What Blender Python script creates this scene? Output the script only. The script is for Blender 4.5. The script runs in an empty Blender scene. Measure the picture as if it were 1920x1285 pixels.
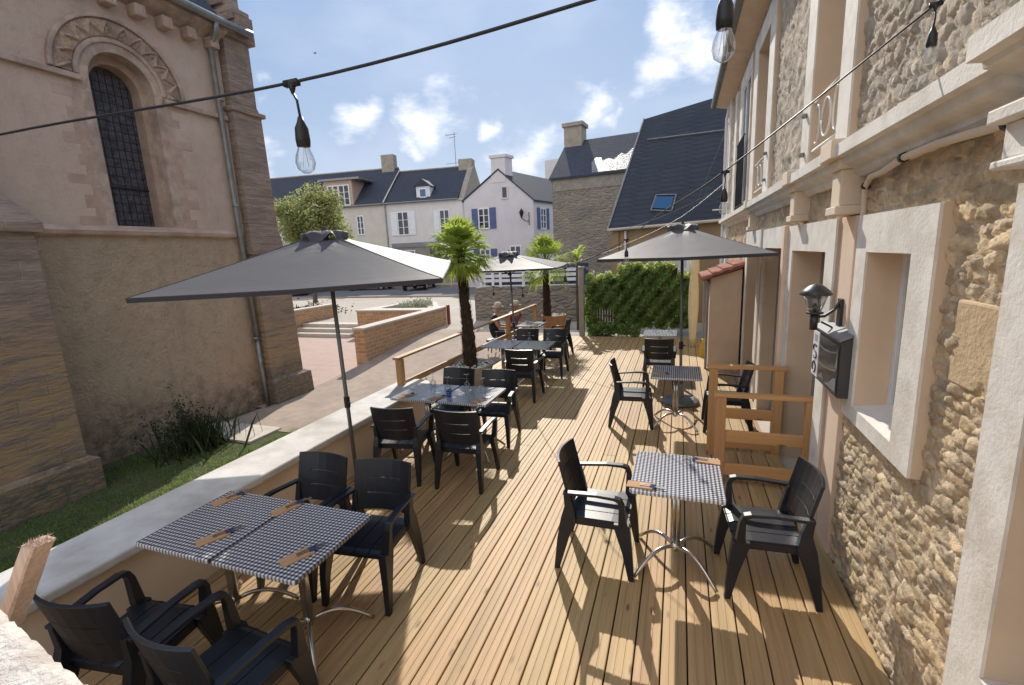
import bpy, bmesh, math, random
import numpy as np
from mathutils import Matrix, Vector
random.seed(7); rng = np.random.default_rng(11)
R = math.radians
sc = bpy.context.scene
COL = sc.collection

# ------------------------------------------------------------------ camera
cam_d = bpy.data.cameras.new("camera"); cam = bpy.data.objects.new("camera", cam_d); COL.objects.link(cam)
cam_d.sensor_width = 36; cam_d.lens = 16.398; cam_d.clip_end = 600; cam_d.clip_start = 0.02
cam.matrix_world = Matrix(((0.94207, -0.02243, 0.33467, 0), (0.3326, 0.19164, -0.92339, 0), (-0.04342, 0.98121, 0.188, 2.4), (0, 0, 0, 1)))
sc.camera = cam
# ------------------------------------------------------------------ light
SUN = Vector((-0.33, 0.96, 0.74)).normalized()
w = bpy.data.worlds.new("World"); sc.world = w; w.use_nodes = True
nt = w.node_tree; nt.nodes.clear()
def N(t, typ, **kw):
    n = t.nodes.new(typ)
    for k, v in kw.items(): setattr(n, k, v)
    return n
sky = N(nt, 'ShaderNodeTexSky'); sky.sky_type = 'NISHITA'; sky.sun_disc = False
sky.sun_elevation = math.asin(SUN.z); sky.sun_rotation = math.atan2(SUN.x, SUN.y)
sky.air_density = 1.0; sky.dust_density = 0.6; sky.ozone_density = 1.6
tc = N(nt, 'ShaderNodeTexCoord')
wn = N(nt, 'ShaderNodeTexNoise'); wn.inputs['Scale'].default_value = 7; wn.inputs['Detail'].default_value = 4; nt.links.new(tc.outputs['Generated'], wn.inputs['Vector'])
wsb = N(nt, 'ShaderNodeVectorMath', operation='SUBTRACT'); nt.links.new(wn.outputs['Color'], wsb.inputs[0]); wsb.inputs[1].default_value = (.5, .5, .5)
wsc = N(nt, 'ShaderNodeVectorMath', operation='MULTIPLY'); nt.links.new(wsb.outputs[0], wsc.inputs[0]); wsc.inputs[1].default_value = (.22, .22, .12)
wad = N(nt, 'ShaderNodeVectorMath', operation='ADD'); nt.links.new(tc.outputs['Generated'], wad.inputs[0]); nt.links.new(wsc.outputs[0], wad.inputs[1])
def blob(d, rad):
    rad *= 1.25
    vm = N(nt, 'ShaderNodeVectorMath', operation='DISTANCE'); nt.links.new(wad.outputs[0], vm.inputs[0]); vm.inputs[1].default_value = d
    mr = N(nt, 'ShaderNodeMapRange'); mr.inputs['From Min'].default_value = rad; mr.inputs['From Max'].default_value = rad*0.1
    mr.inputs['To Min'].default_value = 0; mr.inputs['To Max'].default_value = 1
    nt.links.new(vm.outputs['Value'], mr.inputs['Value']); return mr.outputs[0]
def mth(t, op, a, b=None):
    m = N(t, 'ShaderNodeMath', operation=op)
    for i, v in enumerate((a, b)):
        if v is None: continue
        if isinstance(v, (int, float)): m.inputs[i].default_value = v
        else: t.links.new(v, m.inputs[i])
    return m.outputs[0]
blobs = [((-0.45,0.853,0.262),.085),((-0.495,0.842,0.222),.05),((-0.565,0.785,0.262),.06),((-0.42,0.87,0.253),.05),((-0.162,0.949,0.27),.055),((-0.061,0.953,0.297),.06),((-0.003,0.942,0.336),.085),
         ((0.03,0.938,0.34),.05),((-0.353,0.905,0.236),.03),((-0.72,0.66,0.165),.09),((-0.30,0.935,0.185),.08),((-0.66,0.69,0.29),.035),((-.12,.957,.262),.035),((.25,.9,.4),.12),((-.8,.4,.5),.2),((.3,.6,.7),.3),((.4,-.8,.4),.4),((-.5,-.7,.4),.4),((.8,-.3,.5),.3)]
acc = None
for d, r_ in blobs:
    b = blob(d, r_); acc = b if acc is None else mth(nt, 'MAXIMUM', acc, b)
grd0 = N(nt, 'ShaderNodeSeparateXYZ'); nt.links.new(tc.outputs['Generated'], grd0.inputs[0])
mp = N(nt, 'ShaderNodeMapping'); nt.links.new(tc.outputs['Generated'], mp.inputs[0]); mp.inputs['Scale'].default_value = (1, 1, 2.0)
nz = N(nt, 'ShaderNodeTexNoise'); nz.inputs['Scale'].default_value = 9; nz.inputs['Detail'].default_value = 7; nz.inputs['Roughness'].default_value = .62; nt.links.new(mp.outputs[0], nz.inputs['Vector'])
nz2 = N(nt, 'ShaderNodeTexNoise'); nz2.inputs['Scale'].default_value = 3; nz2.inputs['Detail'].default_value = 6; nt.links.new(mp.outputs[0], nz2.inputs['Vector'])
rear_fill = N(nt, 'ShaderNodeMapRange'); rear_fill.inputs['From Min'].default_value = .25; rear_fill.inputs['From Max'].default_value = -.25; nt.links.new(grd0.outputs[1], rear_fill.inputs['Value'])  # unseen sky behind the camera: bright cloud cover added there as fill light
acc = mth(nt, 'MAXIMUM', acc, mth(nt, 'MULTIPLY', rear_fill.outputs[0], 1.0))
s1 = mth(nt, 'ADD', mth(nt, 'MULTIPLY', acc, .48), mth(nt, 'MULTIPLY', nz.outputs['Fac'], 1.05))
cr = N(nt, 'ShaderNodeMapRange'); cr.inputs['From Min'].default_value = .66; cr.inputs['From Max'].default_value = 1.22; nt.links.new(s1, cr.inputs['Value']); cr.interpolation_type = 'SMOOTHSTEP'
wisp = N(nt, 'ShaderNodeMapRange'); wisp.inputs['From Min'].default_value = .5; wisp.inputs['From Max'].default_value = .8; wisp.inputs['To Max'].default_value = .22; nt.links.new(nz2.outputs['Fac'], wisp.inputs['Value'])
cl = mth(nt, 'MAXIMUM', cr.outputs[0], wisp.outputs[0])
grd = N(nt, 'ShaderNodeSeparateXYZ'); nt.links.new(tc.outputs['Generated'], grd.inputs[0])
gm_ = N(nt, 'ShaderNodeMapRange'); gm_.inputs['From Min'].default_value = .05; gm_.inputs['From Max'].default_value = .65; nt.links.new(grd.outputs[2], gm_.inputs['Value'])
gcol = N(nt, 'ShaderNodeMix', data_type='RGBA'); nt.links.new(gm_.outputs[0], gcol.inputs[0]); gcol.inputs[6].default_value = (4.7, 5.5, 6.9, 1); gcol.inputs[7].default_value = (1.9, 3.6, 6.5, 1)
base_sky = N(nt, 'ShaderNodeMix', data_type='RGBA'); base_sky.inputs[0].default_value = .8; nt.links.new(sky.outputs[0], base_sky.inputs[6]); nt.links.new(gcol.outputs[2], base_sky.inputs[7])
mix = N(nt, 'ShaderNodeMix', data_type='RGBA'); nt.links.new(cl, mix.inputs[0]); nt.links.new(base_sky.outputs[2], mix.inputs[6]); ccol = N(nt, 'ShaderNodeMix', data_type='RGBA'); nt.links.new(rear_fill.outputs[0], ccol.inputs[0]); ccol.inputs[6].default_value = (11.5, 11.5, 12.0, 1); ccol.inputs[7].default_value = (15.0, 14.6, 14.4, 1)
nt.links.new(ccol.outputs[2], mix.inputs[7])
bg = N(nt, 'ShaderNodeBackground'); bg.inputs[1].default_value = 0.10; out = N(nt, 'ShaderNodeOutputWorld')
nt.links.new(mix.outputs[2], bg.inputs[0]); nt.links.new(bg.outputs[0], out.inputs[0])
sl = bpy.data.lights.new("sun", 'SUN'); sl.energy = 4.4; sl.angle = R(.5); sl.color = (1, .93, .82)
so = bpy.data.objects.new("sun", sl); COL.objects.link(so); so.rotation_euler = (-SUN).to_track_quat('-Z', 'Y').to_euler(); so.location = (0, 0, 20)
vs = sc.view_settings; vs.view_transform = 'Standard'; vs.look = 'None'; vs.exposure = 0.2; vs.gamma = 1
sc.cycles.max_bounces = 8; sc.cycles.transparent_max_bounces = 16

# ------------------------------------------------------------------ materials
MATS = {}
def newmat(name):
    m = bpy.data.materials.new(name); m.use_nodes = True; t = m.node_tree; t.nodes.clear()
    o = N(t, 'ShaderNodeOutputMaterial'); p = N(t, 'ShaderNodeBsdfPrincipled'); t.links.new(p.outputs[0], o.inputs[0])
    MATS[name] = m
    return m, t, p
def rgb(c): return (c[0], c[1], c[2], 1)
def mixc(t, f, a, b):
    m = N(t, 'ShaderNodeMix', data_type='RGBA')
    if isinstance(f, (int, float)): m.inputs[0].default_value = f
    else: t.links.new(f, m.inputs[0])
    for i, v in ((6, a), (7, b)):
        if isinstance(v, tuple): m.inputs[i].default_value = rgb(v)
        else: t.links.new(v, m.inputs[i])
    return m.outputs[2]
def noise(t, scale, detail=4, rough=.55, stretch=(1, 1, 1), vec=None, coord='Object'):
    n = N(t, 'ShaderNodeTexNoise'); n.inputs['Scale'].default_value = scale; n.inputs['Detail'].default_value = detail; n.inputs['Roughness'].default_value = rough
    if vec is None:
        c = N(t, 'ShaderNodeTexCoord'); vec = c.outputs[coord]
    m = N(t, 'ShaderNodeMapping'); m.inputs['Scale'].default_value = stretch; t.links.new(vec, m.inputs[0]); t.links.new(m.outputs[0], n.inputs['Vector'])
    return n.outputs['Fac']
def ramp(t, v, a, b, c=0, d=1):
    m = N(t, 'ShaderNodeMapRange'); m.inputs['From Min'].default_value = a; m.inputs['From Max'].default_value = b; m.inputs['To Min'].default_value = c; m.inputs['To Max'].default_value = d
    t.links.new(v, m.inputs['Value']); return m.outputs[0]
def bump(t, p, h, strength, dist=.01):
    b = N(t, 'ShaderNodeBump'); b.inputs['Strength'].default_value = strength; b.inputs['Distance'].default_value = dist
    t.links.new(h, b.inputs['Height']); t.links.new(b.outputs[0], p.inputs['Normal'])
def PM(name, c1, c2=None, c3=None, ns=4, ns2=.7, rough=.7, metal=0, bs=0, bscale=40, bdist=.01, stretch=(1, 1, 1), spec=.5, coord='Object', sheen=0):
    m, t, p = newmat(name)
    p.inputs['Roughness'].default_value = rough; p.inputs['Metallic'].default_value = metal; p.inputs['Specular IOR Level'].default_value = spec
    c2 = c2 or tuple(x*.8 for x in c1)
    f = ramp(t, noise(t, ns, 6, .6, stretch, coord=coord), .35, .65)
    col = mixc(t, f, c1, c2)
    if c3: col = mixc(t, ramp(t, noise(t, ns2, 5, .65, stretch, coord=coord), .45, .7), col, c3)
    t.links.new(col, p.inputs['Base Color'])
    if bs: bump(t, p, noise(t, bscale, 5, .6, stretch, coord=coord), bs, bdist)
    if sheen: p.inputs['Sheen Weight'].default_value = sheen
    return m
def uvec(t, mode='xyz'):
    g = N(t, 'ShaderNodeNewGeometry'); s = N(t, 'ShaderNodeSeparateXYZ'); t.links.new(g.outputs['Position'], s.inputs[0])
    c = N(t, 'ShaderNodeCombineXYZ')
    if mode == 'wall': t.links.new(mth(t, 'ADD', s.outputs[0], s.outputs[1]), c.inputs[0]); t.links.new(s.outputs[2], c.inputs[1])
    else: t.links.new(s.outputs[0], c.inputs[0]); t.links.new(s.outputs[1], c.inputs[1])
    return c.outputs[0]
def BRICK(name, c1, c2, mortar, bw, bh, ms=.01, rough=.85, mode='wall', var=(.3, .25, .2), bs=.5, ns=1.5, offset=.5, patch=None, pz=.6):
    m, t, p = newmat(name); v = uvec(t, mode)
    # slight wobble
    nn = N(t, 'ShaderNodeTexNoise'); nn.inputs['Scale'].default_value = 3; t.links.new(v, nn.inputs['Vector'])
    vm = N(t, 'ShaderNodeVectorMath', operation='SCALE'); t.links.new(nn.outputs['Color'], vm.inputs[0]); vm.inputs['Scale'].default_value = ms*1.5
    va = N(t, 'ShaderNodeVectorMath', operation='ADD'); t.links.new(v, va.inputs[0]); t.links.new(vm.outputs[0], va.inputs[1])
    b = N(t, 'ShaderNodeTexBrick'); t.links.new(va.outputs[0], b.inputs['Vector']); b.offset = offset
    b.inputs['Color1'].default_value = rgb(c1); b.inputs['Color2'].default_value = rgb(c2); b.inputs['Mortar'].default_value = rgb(mortar)
    b.inputs['Scale'].default_value = 1; b.inputs['Brick Width'].default_value = bw; b.inputs['Row Height'].default_value = bh; b.inputs['Mortar Size'].default_value = ms; b.inputs['Mortar Smooth'].default_value = .3
    f = ramp(t, noise(t, ns, 6, .65, coord='Object'), .35, .7)
    col = mixc(t, mth(t, 'MULTIPLY', f, .7), b.outputs['Color'], var)
    if patch: col = mixc(t, ramp(t, noise(t, pz, 5, .65, coord='Object'), .48, .66), col, patch)
    t.links.new(col, p.inputs['Base Color']); p.inputs['Roughness'].default_value = rough
    h = mth(t, 'ADD', mth(t, 'MULTIPLY', mth(t, 'SUBTRACT', 1, b.outputs['Fac']), 1), mth(t, 'MULTIPLY', noise(t, 25, 5), .5))
    bump(t, p, h, bs, min(.02, bh*.1))
    return m

PM('cream_plaster', (.76, .63, .49), (.69, .57, .44), ns=3, rough=.85, bs=.25, bscale=60, bdist=.004)
PM('tan_plaster', (.68, .53, .39), (.62, .48, .35), ns=3, rough=.88, bs=.25, bscale=60, bdist=.004)
PM('peach_plaster', (.76, .59, .45), (.68, .52, .40), ns=3, rough=.85, bs=.25, bscale=50, bdist=.004)
PM('white_paint', (.80, .765, .71), (.73, .69, .63), (.62, .57, .50), ns=6, ns2=3, rough=.75, bs=.5, bscale=55, bdist=.006)
PM('rough_white', (.74, .70, .66), (.60, .55, .50), (.48, .42, .37), ns=12, ns2=5, rough=.9, bs=1, bscale=35, bdist=.02)
PM('cap_paint', (.70, .685, .665), (.60, .585, .57), (.42, .395, .365), ns=5, ns2=1.6, rough=.7, bs=.3, bscale=70, bdist=.004)
def churchstone():
    m, t, p = newmat('church_stone'); v = uvec(t, 'wall')
    nn = N(t, 'ShaderNodeTexNoise'); nn.inputs['Scale'].default_value = 2.5; nn.inputs['Detail'].default_value = 3; t.links.new(v, nn.inputs['Vector'])
    vm = N(t, 'ShaderNodeVectorMath', operation='SCALE'); t.links.new(nn.outputs['Color'], vm.inputs[0]); vm.inputs['Scale'].default_value = .05
    va = N(t, 'ShaderNodeVectorMath', operation='ADD'); t.links.new(v, va.inputs[0]); t.links.new(vm.outputs[0], va.inputs[1])
    b = N(t, 'ShaderNodeTexBrick'); t.links.new(va.outputs[0], b.inputs['Vector']); b.inputs['Scale'].default_value = 1; b.inputs['Brick Width'].default_value = .62; b.inputs['Row Height'].default_value = .235; b.inputs['Mortar Size'].default_value = .007; b.inputs['Mortar Smooth'].default_value = .5
    b.inputs['Color1'].default_value = (.44, .33, .265, 1); b.inputs['Color2'].default_value = (.33, .245, .20, 1); b.inputs['Mortar'].default_value = (.55, .47, .39, 1)
    g = N(t, 'ShaderNodeNewGeometry'); sp = N(t, 'ShaderNodeSeparateXYZ'); t.links.new(g.outputs['Position'], sp.inputs[0])
    st = noise(t, 2.2, 6, .65, (1, 1, 7)); fine = noise(t, 9, 6, .7, (1, 1, 3)); big = noise(t, .9, 4, .6)
    col = mixc(t, ramp(t, st, .40, .62, 0, .75), b.outputs['Color'], (.23, .17, .145))
    zz = mth(t, 'ADD', sp.outputs[2], mth(t, 'MULTIPLY', mth(t, 'SUBTRACT', big, .5), 2.2))
    och = mth(t, 'MULTIPLY', ramp(t, zz, 2.1, .9), ramp(t, st, .62, .42)); col = mixc(t, mth(t, 'MULTIPLY', och, .85), col, (.42, .28, .13))
    col = mixc(t, mth(t, 'MULTIPLY', ramp(t, zz, .35, -.15), ramp(t, fine, .38, .55, .3, 1)), col, (.15, .13, .10))
    col = mixc(t, ramp(t, fine, .62, .74, 0, .7), col, (.46, .40, .32))
    t.links.new(col, p.inputs['Base Color']); p.inputs['Roughness'].default_value = .95
    bump(t, p, mth(t, 'ADD', mth(t, 'MULTIPLY', mth(t, 'SUBTRACT', 1, b.outputs['Fac']), .7), mth(t, 'ADD', mth(t, 'MULTIPLY', st, .8), fine)), 1, .04)
churchstone()
def churchrender(name, c1, c2, c3, c4, low):
    m, t, p = newmat(name); g = N(t, 'ShaderNodeNewGeometry'); sp = N(t, 'ShaderNodeSeparateXYZ'); t.links.new(g.outputs['Position'], sp.inputs[0])
    a = noise(t, 1.1, 7, .68); b = noise(t, 5.5, 6, .7); c = noise(t, .45, 4, .6); d = noise(t, 22, 5, .7); st = noise(t, 1.0, 6, .7, (2.2, 2.2, .35))
    col = mixc(t, ramp(t, a, .36, .64), c1, c2); col = mixc(t, ramp(t, c, .42, .62, 0, .8), col, c3)
    col = mixc(t, ramp(t, b, .50, .68, 0, .55), col, c4); col = mixc(t, ramp(t, st, .55, .72, 0, .5), col, c4); col = mixc(t, ramp(t, d, .6, .75, 0, .4), col, tuple(min(1, x*1.35) for x in c1))
    if low:
        zz = mth(t, 'ADD', sp.outputs[2], mth(t, 'MULTIPLY', mth(t, 'SUBTRACT', a, .5), 1.6)); col = mixc(t, mth(t, 'MULTIPLY', ramp(t, zz, .5, -.1), ramp(t, b, .4, .6, .25, 1)), col, (.20, .155, .11))
    t.links.new(col, p.inputs['Base Color']); p.inputs['Roughness'].default_value = .97
    bump(t, p, mth(t, 'ADD', mth(t, 'MULTIPLY', a, 1.2), mth(t, 'ADD', b, mth(t, 'MULTIPLY', d, .4))), 1 if low else .55, .06 if low else .03)
churchrender('church_render', (.58, .46, .37), (.50, .385, .315), (.56, .42, .35), (.42, .32, .265), False)
churchrender('church_render_low', (.58, .455, .32), (.46, .355, .25), (.56, .385, .27), (.34, .26, .185), True)
PM('church_trim', (.56, .43, .345), (.40, .30, .245), (.24, .18, .155), ns=6, ns2=1.8, rough=.9, bs=.7, bscale=25, bdist=.015)
PM('old_quoin', (.47, .34, .27), (.38, .27, .215), (.56, .43, .34), ns=5, ns2=2, rough=.9, bs=.7, bscale=25, bdist=.015)
BRICK('slate', (.032, .038, .058), (.046, .054, .078), (.010, .012, .022), .24, .11, .006, rough=.8, var=(.036, .042, .06), ns=2, bs=.5)
BRICK('slate_near', (.030, .034, .052), (.040, .046, .066), (.010, .012, .020), .30, .17, .012, rough=.75, var=(.020, .025, .040), ns=2, bs=.6, patch=(.028, .035, .045))
PM('slate_glare', (.34, .33, .33), (.05, .055, .075), ns=7, rough=.45, bs=.8, bscale=14, bdist=.03, stretch=(1, 2, 3))  # pale slate tone with the sun glare put into its colour
PM('facade_white', (.66, .63, .62), (.60, .57, .56), ns=1.5, rough=.9)
PM('facade_cream', (.60, .55, .49), (.53, .48, .43), ns=1.5, rough=.9)
PM('facade_lilac', (.64, .61, .63), (.58, .55, .57), ns=1.2, rough=.9)
PM('facade_ochre', (.30, .215, .12), (.26, .18, .10), ns=1.2, rough=.9)
PM('far_stone', (.30, .27, .24), (.22, .20, .18), ns=4, rough=.9, bs=.5, bscale=10, bdist=.04)
PM('chimney_stone', (.36, .32, .27), (.27, .24, .20), ns=3, rough=.9, bs=.4, bscale=12, bdist=.03)
PM('brick_orange', (.50, .36, .29), (.44, .31, .25), ns=3, rough=.9)
BRICK('ramp_brick', (.58, .34, .17), (.38, .20, .10), (.60, .50, .38), .30, .105, .014, var=(.44, .25, .13), ns=4, bs=1)
BRICK('pink_paving', (.44, .31, .25), (.38, .265, .215), (.34, .25, .21), .2, .1, .004, mode='floor', var=(.46, .34, .29), ns=2, bs=.25)
PM('stone_cap', (.58, .52, .45), (.50, .45, .38), ns=5, rough=.85, bs=.3, bscale=40, bdist=.005)
PM('concrete', (.40, .31, .245), (.33, .255, .20), (.25, .20, .16), ns=5, ns2=.8, rough=.9, bs=.5, bscale=30, bdist=.01)
PM('asphalt', (.15, .145, .15), (.12, .115, .12), (.18, .17, .17), ns=3, ns2=.3, rough=.9, bs=.3, bscale=60)
PM('plaza', (.42, .37, .31), (.34, .30, .26), (.46, .41, .35), ns=4, ns2=.25, rough=.92, bs=.3, bscale=50)
PM('soil', (.07, .06, .04), (.04, .045, .025), (.05, .07, .02), ns=8, ns2=2, rough=1, bs=.8, bscale=20, bdist=.03)
PM('gap_shade', (.03, .025, .02), rough=1)
PM('black_resin', (.013, .016, .025), (.010, .012, .018), ns=8, rough=.38, bs=.12, bscale=120, bdist=.002)
PM('alu', (.62, .60, .58), (.5, .48, .46), ns=10, rough=.28, metal=1)
PM('dark_metal', (.03, .03, .035), rough=.45, metal=.3)
PM('grey_metal', (.22, .23, .24), (.18, .19, .20), rough=.5, metal=.5)
PM('case_grey', (.045, .045, .05), rough=.5)
PM('case_lid', (.22, .23, .25), rough=.35, metal=.3)
PM('zinc', (.30, .30, .30), (.22, .22, .21), ns=6, rough=.5, metal=.6)
PM('kraft', (.50, .30, .16), (.44, .26, .14), rough=.9, ns=20)
PM('navy_cloth', (.03, .05, .12), rough=.9)
PM('paper', (.75, .72, .68), rough=.9)
PM('dark_paint', (.035, .035, .04), rough=.4)
PM('blue_shutter', (.09, .12, .27), (.07, .10, .22), rough=.6)
PM('white_trim', (.75, .76, .80), (.68, .69, .72), rough=.6)
PM('grey_board', (.62, .60, .60), (.5, .48, .47), (.42, .42, .40), ns=6, ns2=2, rough=.8)
PM('trunk', (.085, .055, .035), (.04, .026, .018), ns=30, rough=.95, bs=1, bscale=60, bdist=.02, stretch=(1, 1, .4))
PM('bark', (.12, .10, .075), (.07, .055, .045), ns=14, rough=.95, bs=.8, bscale=30)
PM('pot_grey', (.50, .47, .42), (.42, .39, .35), ns=5, rough=.8)
PM('pot_tan', (.42, .24, .12), (.36, .20, .10), ns=5, rough=.7)
PM('pebble', (.72, .70, .66), (.5, .48, .45), ns=20, rough=.7)
PM('terracotta', (.40, .15, .10), (.30, .11, .075), (.48, .26, .19), ns=9, ns2=5, rough=.85, bs=.4, bscale=30)
PM('cream_paint', (.72, .62, .38), (.66, .56, .34), ns=5, rough=.6)
PM('yellow_plastic', (.62, .42, .03), rough=.4)
PM('red_metal', (.22, .04, .03), rough=.5)
PM('iron', (.025, .025, .028), rough=.5, metal=.4)
PM('white_iron', (.75, .74, .70), rough=.5)
PM('gray_gate', (.33, .31, .28), (.27, .25, .23), rough=.8)
PM('skin', (.50, .29, .20), (.46, .26, .18), rough=.6)
PM('cloth_black', (.02, .02, .028), rough=.9)
PM('cloth_red', (.25, .06, .06), (.12, .14, .25), ns=14, rough=.9)
PM('cap_beige', (.62, .52, .42), rough=.9)
PM('hair', (.05, .03, .02), rough=.7)
PM('car_paint', (.012, .014, .02), rough=.18, spec=.6)
PM('rubber', (.02, .02, .02), rough=.9)
PM('plate', (.75, .75, .72), rough=.5)
PM('light_lens', (.5, .05, .03), rough=.2)
PM('filament', (.8, .6, .3), rough=.4)
PM('stained_glass', (.055, .056, .07), (.13, .12, .13), (.03, .032, .042), ns=26, ns2=9, rough=.45, bs=.6, bscale=40, spec=.3)
PM('curtain', (.55, .55, .53), (.45, .45, .44), ns=10, rough=.9, stretch=(4, 4, .3))

def wood(name, a, b, knot, sy=(28, 1.2, 28), rough=.6):
    m, t, p = newmat(name)
    g = N(t, 'ShaderNodeNewGeometry'); rnd = g.outputs['Random Per Island']
    c = N(t, 'ShaderNodeTexCoord')
    cx = N(t, 'ShaderNodeCombineXYZ'); t.links.new(mth(t, 'MULTIPLY', rnd, 37.0), cx.inputs[0]); t.links.new(mth(t, 'MULTIPLY', rnd, 91.0), cx.inputs[1])
    va = N(t, 'ShaderNodeVectorMath', operation='ADD'); t.links.new(c.outputs['Object'], va.inputs[0]); t.links.new(cx.outputs[0], va.inputs[1])
    g1 = noise(t, 1.0, 6, .6, sy, va.outputs[0]); g2 = noise(t, 1.0, 3, .5, tuple(x*.25 for x in sy), va.outputs[0])
    col = mixc(t, ramp(t, g1, .38, .66), a, b)
    col = mixc(t, ramp(t, g2, .42, .70, 0, .55), col, tuple(x*.72 for x in b))
    col = mixc(t, ramp(t, noise(t, .9, 6, .7), .48, .68, 0, .28), col, (a[0]*.74, a[1]*.80, a[2]*.9))
    v = N(t, 'ShaderNodeTexVoronoi'); v.inputs['Scale'].default_value = 1.0; mm = N(t, 'ShaderNodeMapping')
    long = [i for i in range(3) if sy[i] < 5][0]; sk = [7.5, 7.5, 7.5]; sk[long] = 2.6; mm.inputs['Scale'].default_value = sk
    t.links.new(va.outputs[0], mm.inputs[0]); t.links.new(mm.outputs[0], v.inputs['Vector'])
    col = mixc(t, ramp(t, v.outputs['Distance'], .13, .04), col, knot)
    hs = N(t, 'ShaderNodeHueSaturation'); t.links.new(col, hs.inputs['Color'])
    t.links.new(ramp(t, rnd, 0, 1, .92, 1.07), hs.inputs['Value']); t.links.new(ramp(t, mth(t, 'FRACT', mth(t, 'MULTIPLY', rnd, 7.3)), 0, 1, .488, .503), hs.inputs['Hue'])
    t.links.new(hs.outputs[0], p.inputs['Base Color']); p.inputs['Roughness'].default_value = rough
    bump(t, p, g1, .25, .003)
wood('deck_wood', (.50, .34, .160), (.405, .268, .118), (.18, .10, .05))
wood('rail_wood', (.56, .38, .20), (.48, .31, .15), (.2, .11, .05), (28, 1.2, 28))
wood('rail_wood_x', (.68, .41, .16), (.58, .33, .12), (.2, .1, .04), (1.2, 28, 28))
wood('post_wood', (.66, .40, .16), (.56, .32, .12), (.2, .1, .04), (28, 28, 1.2))
wood('raw_post', (.70, .54, .42), (.56, .42, .32), (.4, .3, .22), (60, 60, 3), .95)

def gingham():
    m, t, p = newmat('gingham'); c = N(t, 'ShaderNodeTexCoord'); s = N(t, 'ShaderNodeSeparateXYZ'); t.links.new(c.outputs['Object'], s.inputs[0])
    def st(o):
        f = mth(t, 'FRACT', mth(t, 'ADD', mth(t, 'DIVIDE', o, .0265), 100.0)); return mth(t, 'GREATER_THAN', f, .5)
    f = mth(t, 'MULTIPLY', mth(t, 'ADD', st(s.outputs[0]), st(s.outputs[1])), .5)
    cc = N(t, 'ShaderNodeValToRGB'); cc.color_ramp.interpolation = 'CONSTANT'
    cc.color_ramp.elements[0].color = (.74, .73, .72, 1); cc.color_ramp.elements[1].position = .25; cc.color_ramp.elements[1].color = (.20, .20, .235, 1)
    e = cc.color_ramp.elements.new(.75); e.color = (.035, .036, .055, 1)
    t.links.new(f, cc.inputs[0]); t.links.new(cc.outputs[0], p.inputs['Base Color']); p.inputs['Roughness'].default_value = .24; p.inputs['Specular IOR Level'].default_value = .6
    bump(t, p, noise(t, 9, 3), .10, .01)
gingham()
def canopy():
    m, t, p = newmat('canopy'); o = [n for n in t.nodes if n.type == 'OUTPUT_MATERIAL'][0]
    f = noise(t, 3, 4); col = mixc(t, f, (.056, .054, .068), (.048, .046, .058)); t.links.new(col, p.inputs['Base Color']); p.inputs['Roughness'].default_value = .55
    p.inputs['Sheen Weight'].default_value = .25
    tr = N(t, 'ShaderNodeBsdfTranslucent'); tr.inputs[0].default_value = (.07, .068, .08, 1)
    mx = N(t, 'ShaderNodeMixShader'); mx.inputs[0].default_value = .22; t.links.new(p.outputs[0], mx.inputs[1]); t.links.new(tr.outputs[0], mx.inputs[2]); t.links.new(mx.outputs[0], o.inputs[0])
    bump(t, p, noise(t, 3, 2, .5, (1, 1, 1)), .25, .02)
canopy()
def leaf(name, c1, c2, trc, tw=.4):
    m, t, p = newmat(name); p.inputs['Specular IOR Level'].default_value = .3; o = [n for n in t.nodes if n.type == 'OUTPUT_MATERIAL'][0]
    g = N(t, 'ShaderNodeNewGeometry'); col = mixc(t, g.outputs['Random Per Island'], c1, c2); t.links.new(col, p.inputs['Base Color']); p.inputs['Roughness'].default_value = .6
    tr = N(t, 'ShaderNodeBsdfTranslucent'); tr.inputs[0].default_value = rgb(trc)
    mx = N(t, 'ShaderNodeMixShader'); mx.inputs[0].default_value = tw; t.links.new(p.outputs[0], mx.inputs[1]); t.links.new(tr.outputs[0], mx.inputs[2]); t.links.new(mx.outputs[0], o.inputs[0])
leaf('ivy', (.03, .065, .018), (.22, .31, .10), (.42, .56, .13), .45)
leaf('ivy_tip', (.24, .32, .09), (.38, .44, .18), (.6, .68, .2), .5)
leaf('tree_leaf', (.09, .11, .035), (.30, .31, .14), (.46, .48, .18), .5)
leaf('palm_leaf', (.10, .17, .03), (.24, .32, .07), (.50, .60, .09), .5)
leaf('palm_dark', (.05, .08, .02), (.10, .14, .04), (.20, .26, .05), .35)
leaf('grass', (.09, .15, .03), (.15, .22, .05), (.34, .44, .09))
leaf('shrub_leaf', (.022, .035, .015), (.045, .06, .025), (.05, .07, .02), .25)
leaf('flower', (.5, .5, .45), (.25, .3, .12), (.3, .3, .2), .3)
def glass(name, tint=(.9, .95, 1), fac=.85):
    m, t, p = newmat(name); o = [n for n in t.nodes if n.type == 'OUTPUT_MATERIAL'][0]
    tr = N(t, 'ShaderNodeBsdfTransparent'); tr.inputs[0].default_value = rgb(tint); gl = N(t, 'ShaderNodeBsdfGlossy'); gl.inputs['Roughness'].default_value = .03
    lw = N(t, 'ShaderNodeLayerWeight'); lw.inputs[0].default_value = .35
    mx = N(t, 'ShaderNodeMixShader'); t.links.new(ramp(t, lw.outputs['Facing'], 0, 1, .05, fac), mx.inputs[0]); t.links.new(tr.outputs[0], mx.inputs[1]); t.links.new(gl.outputs[0], mx.inputs[2]); t.links.new(mx.outputs[0], o.inputs[0])
glass('clear_glass', (.93, .95, .97), .9)
def pane(name, c, rough=.08):
    m, t, p = newmat(name); p.inputs['Base Color'].default_value = rgb(c); p.inputs['Roughness'].default_value = rough; p.inputs['Specular IOR Level'].default_value = .6
    bump(t, p, noise(t, 2, 2), .08, .05)
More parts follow.
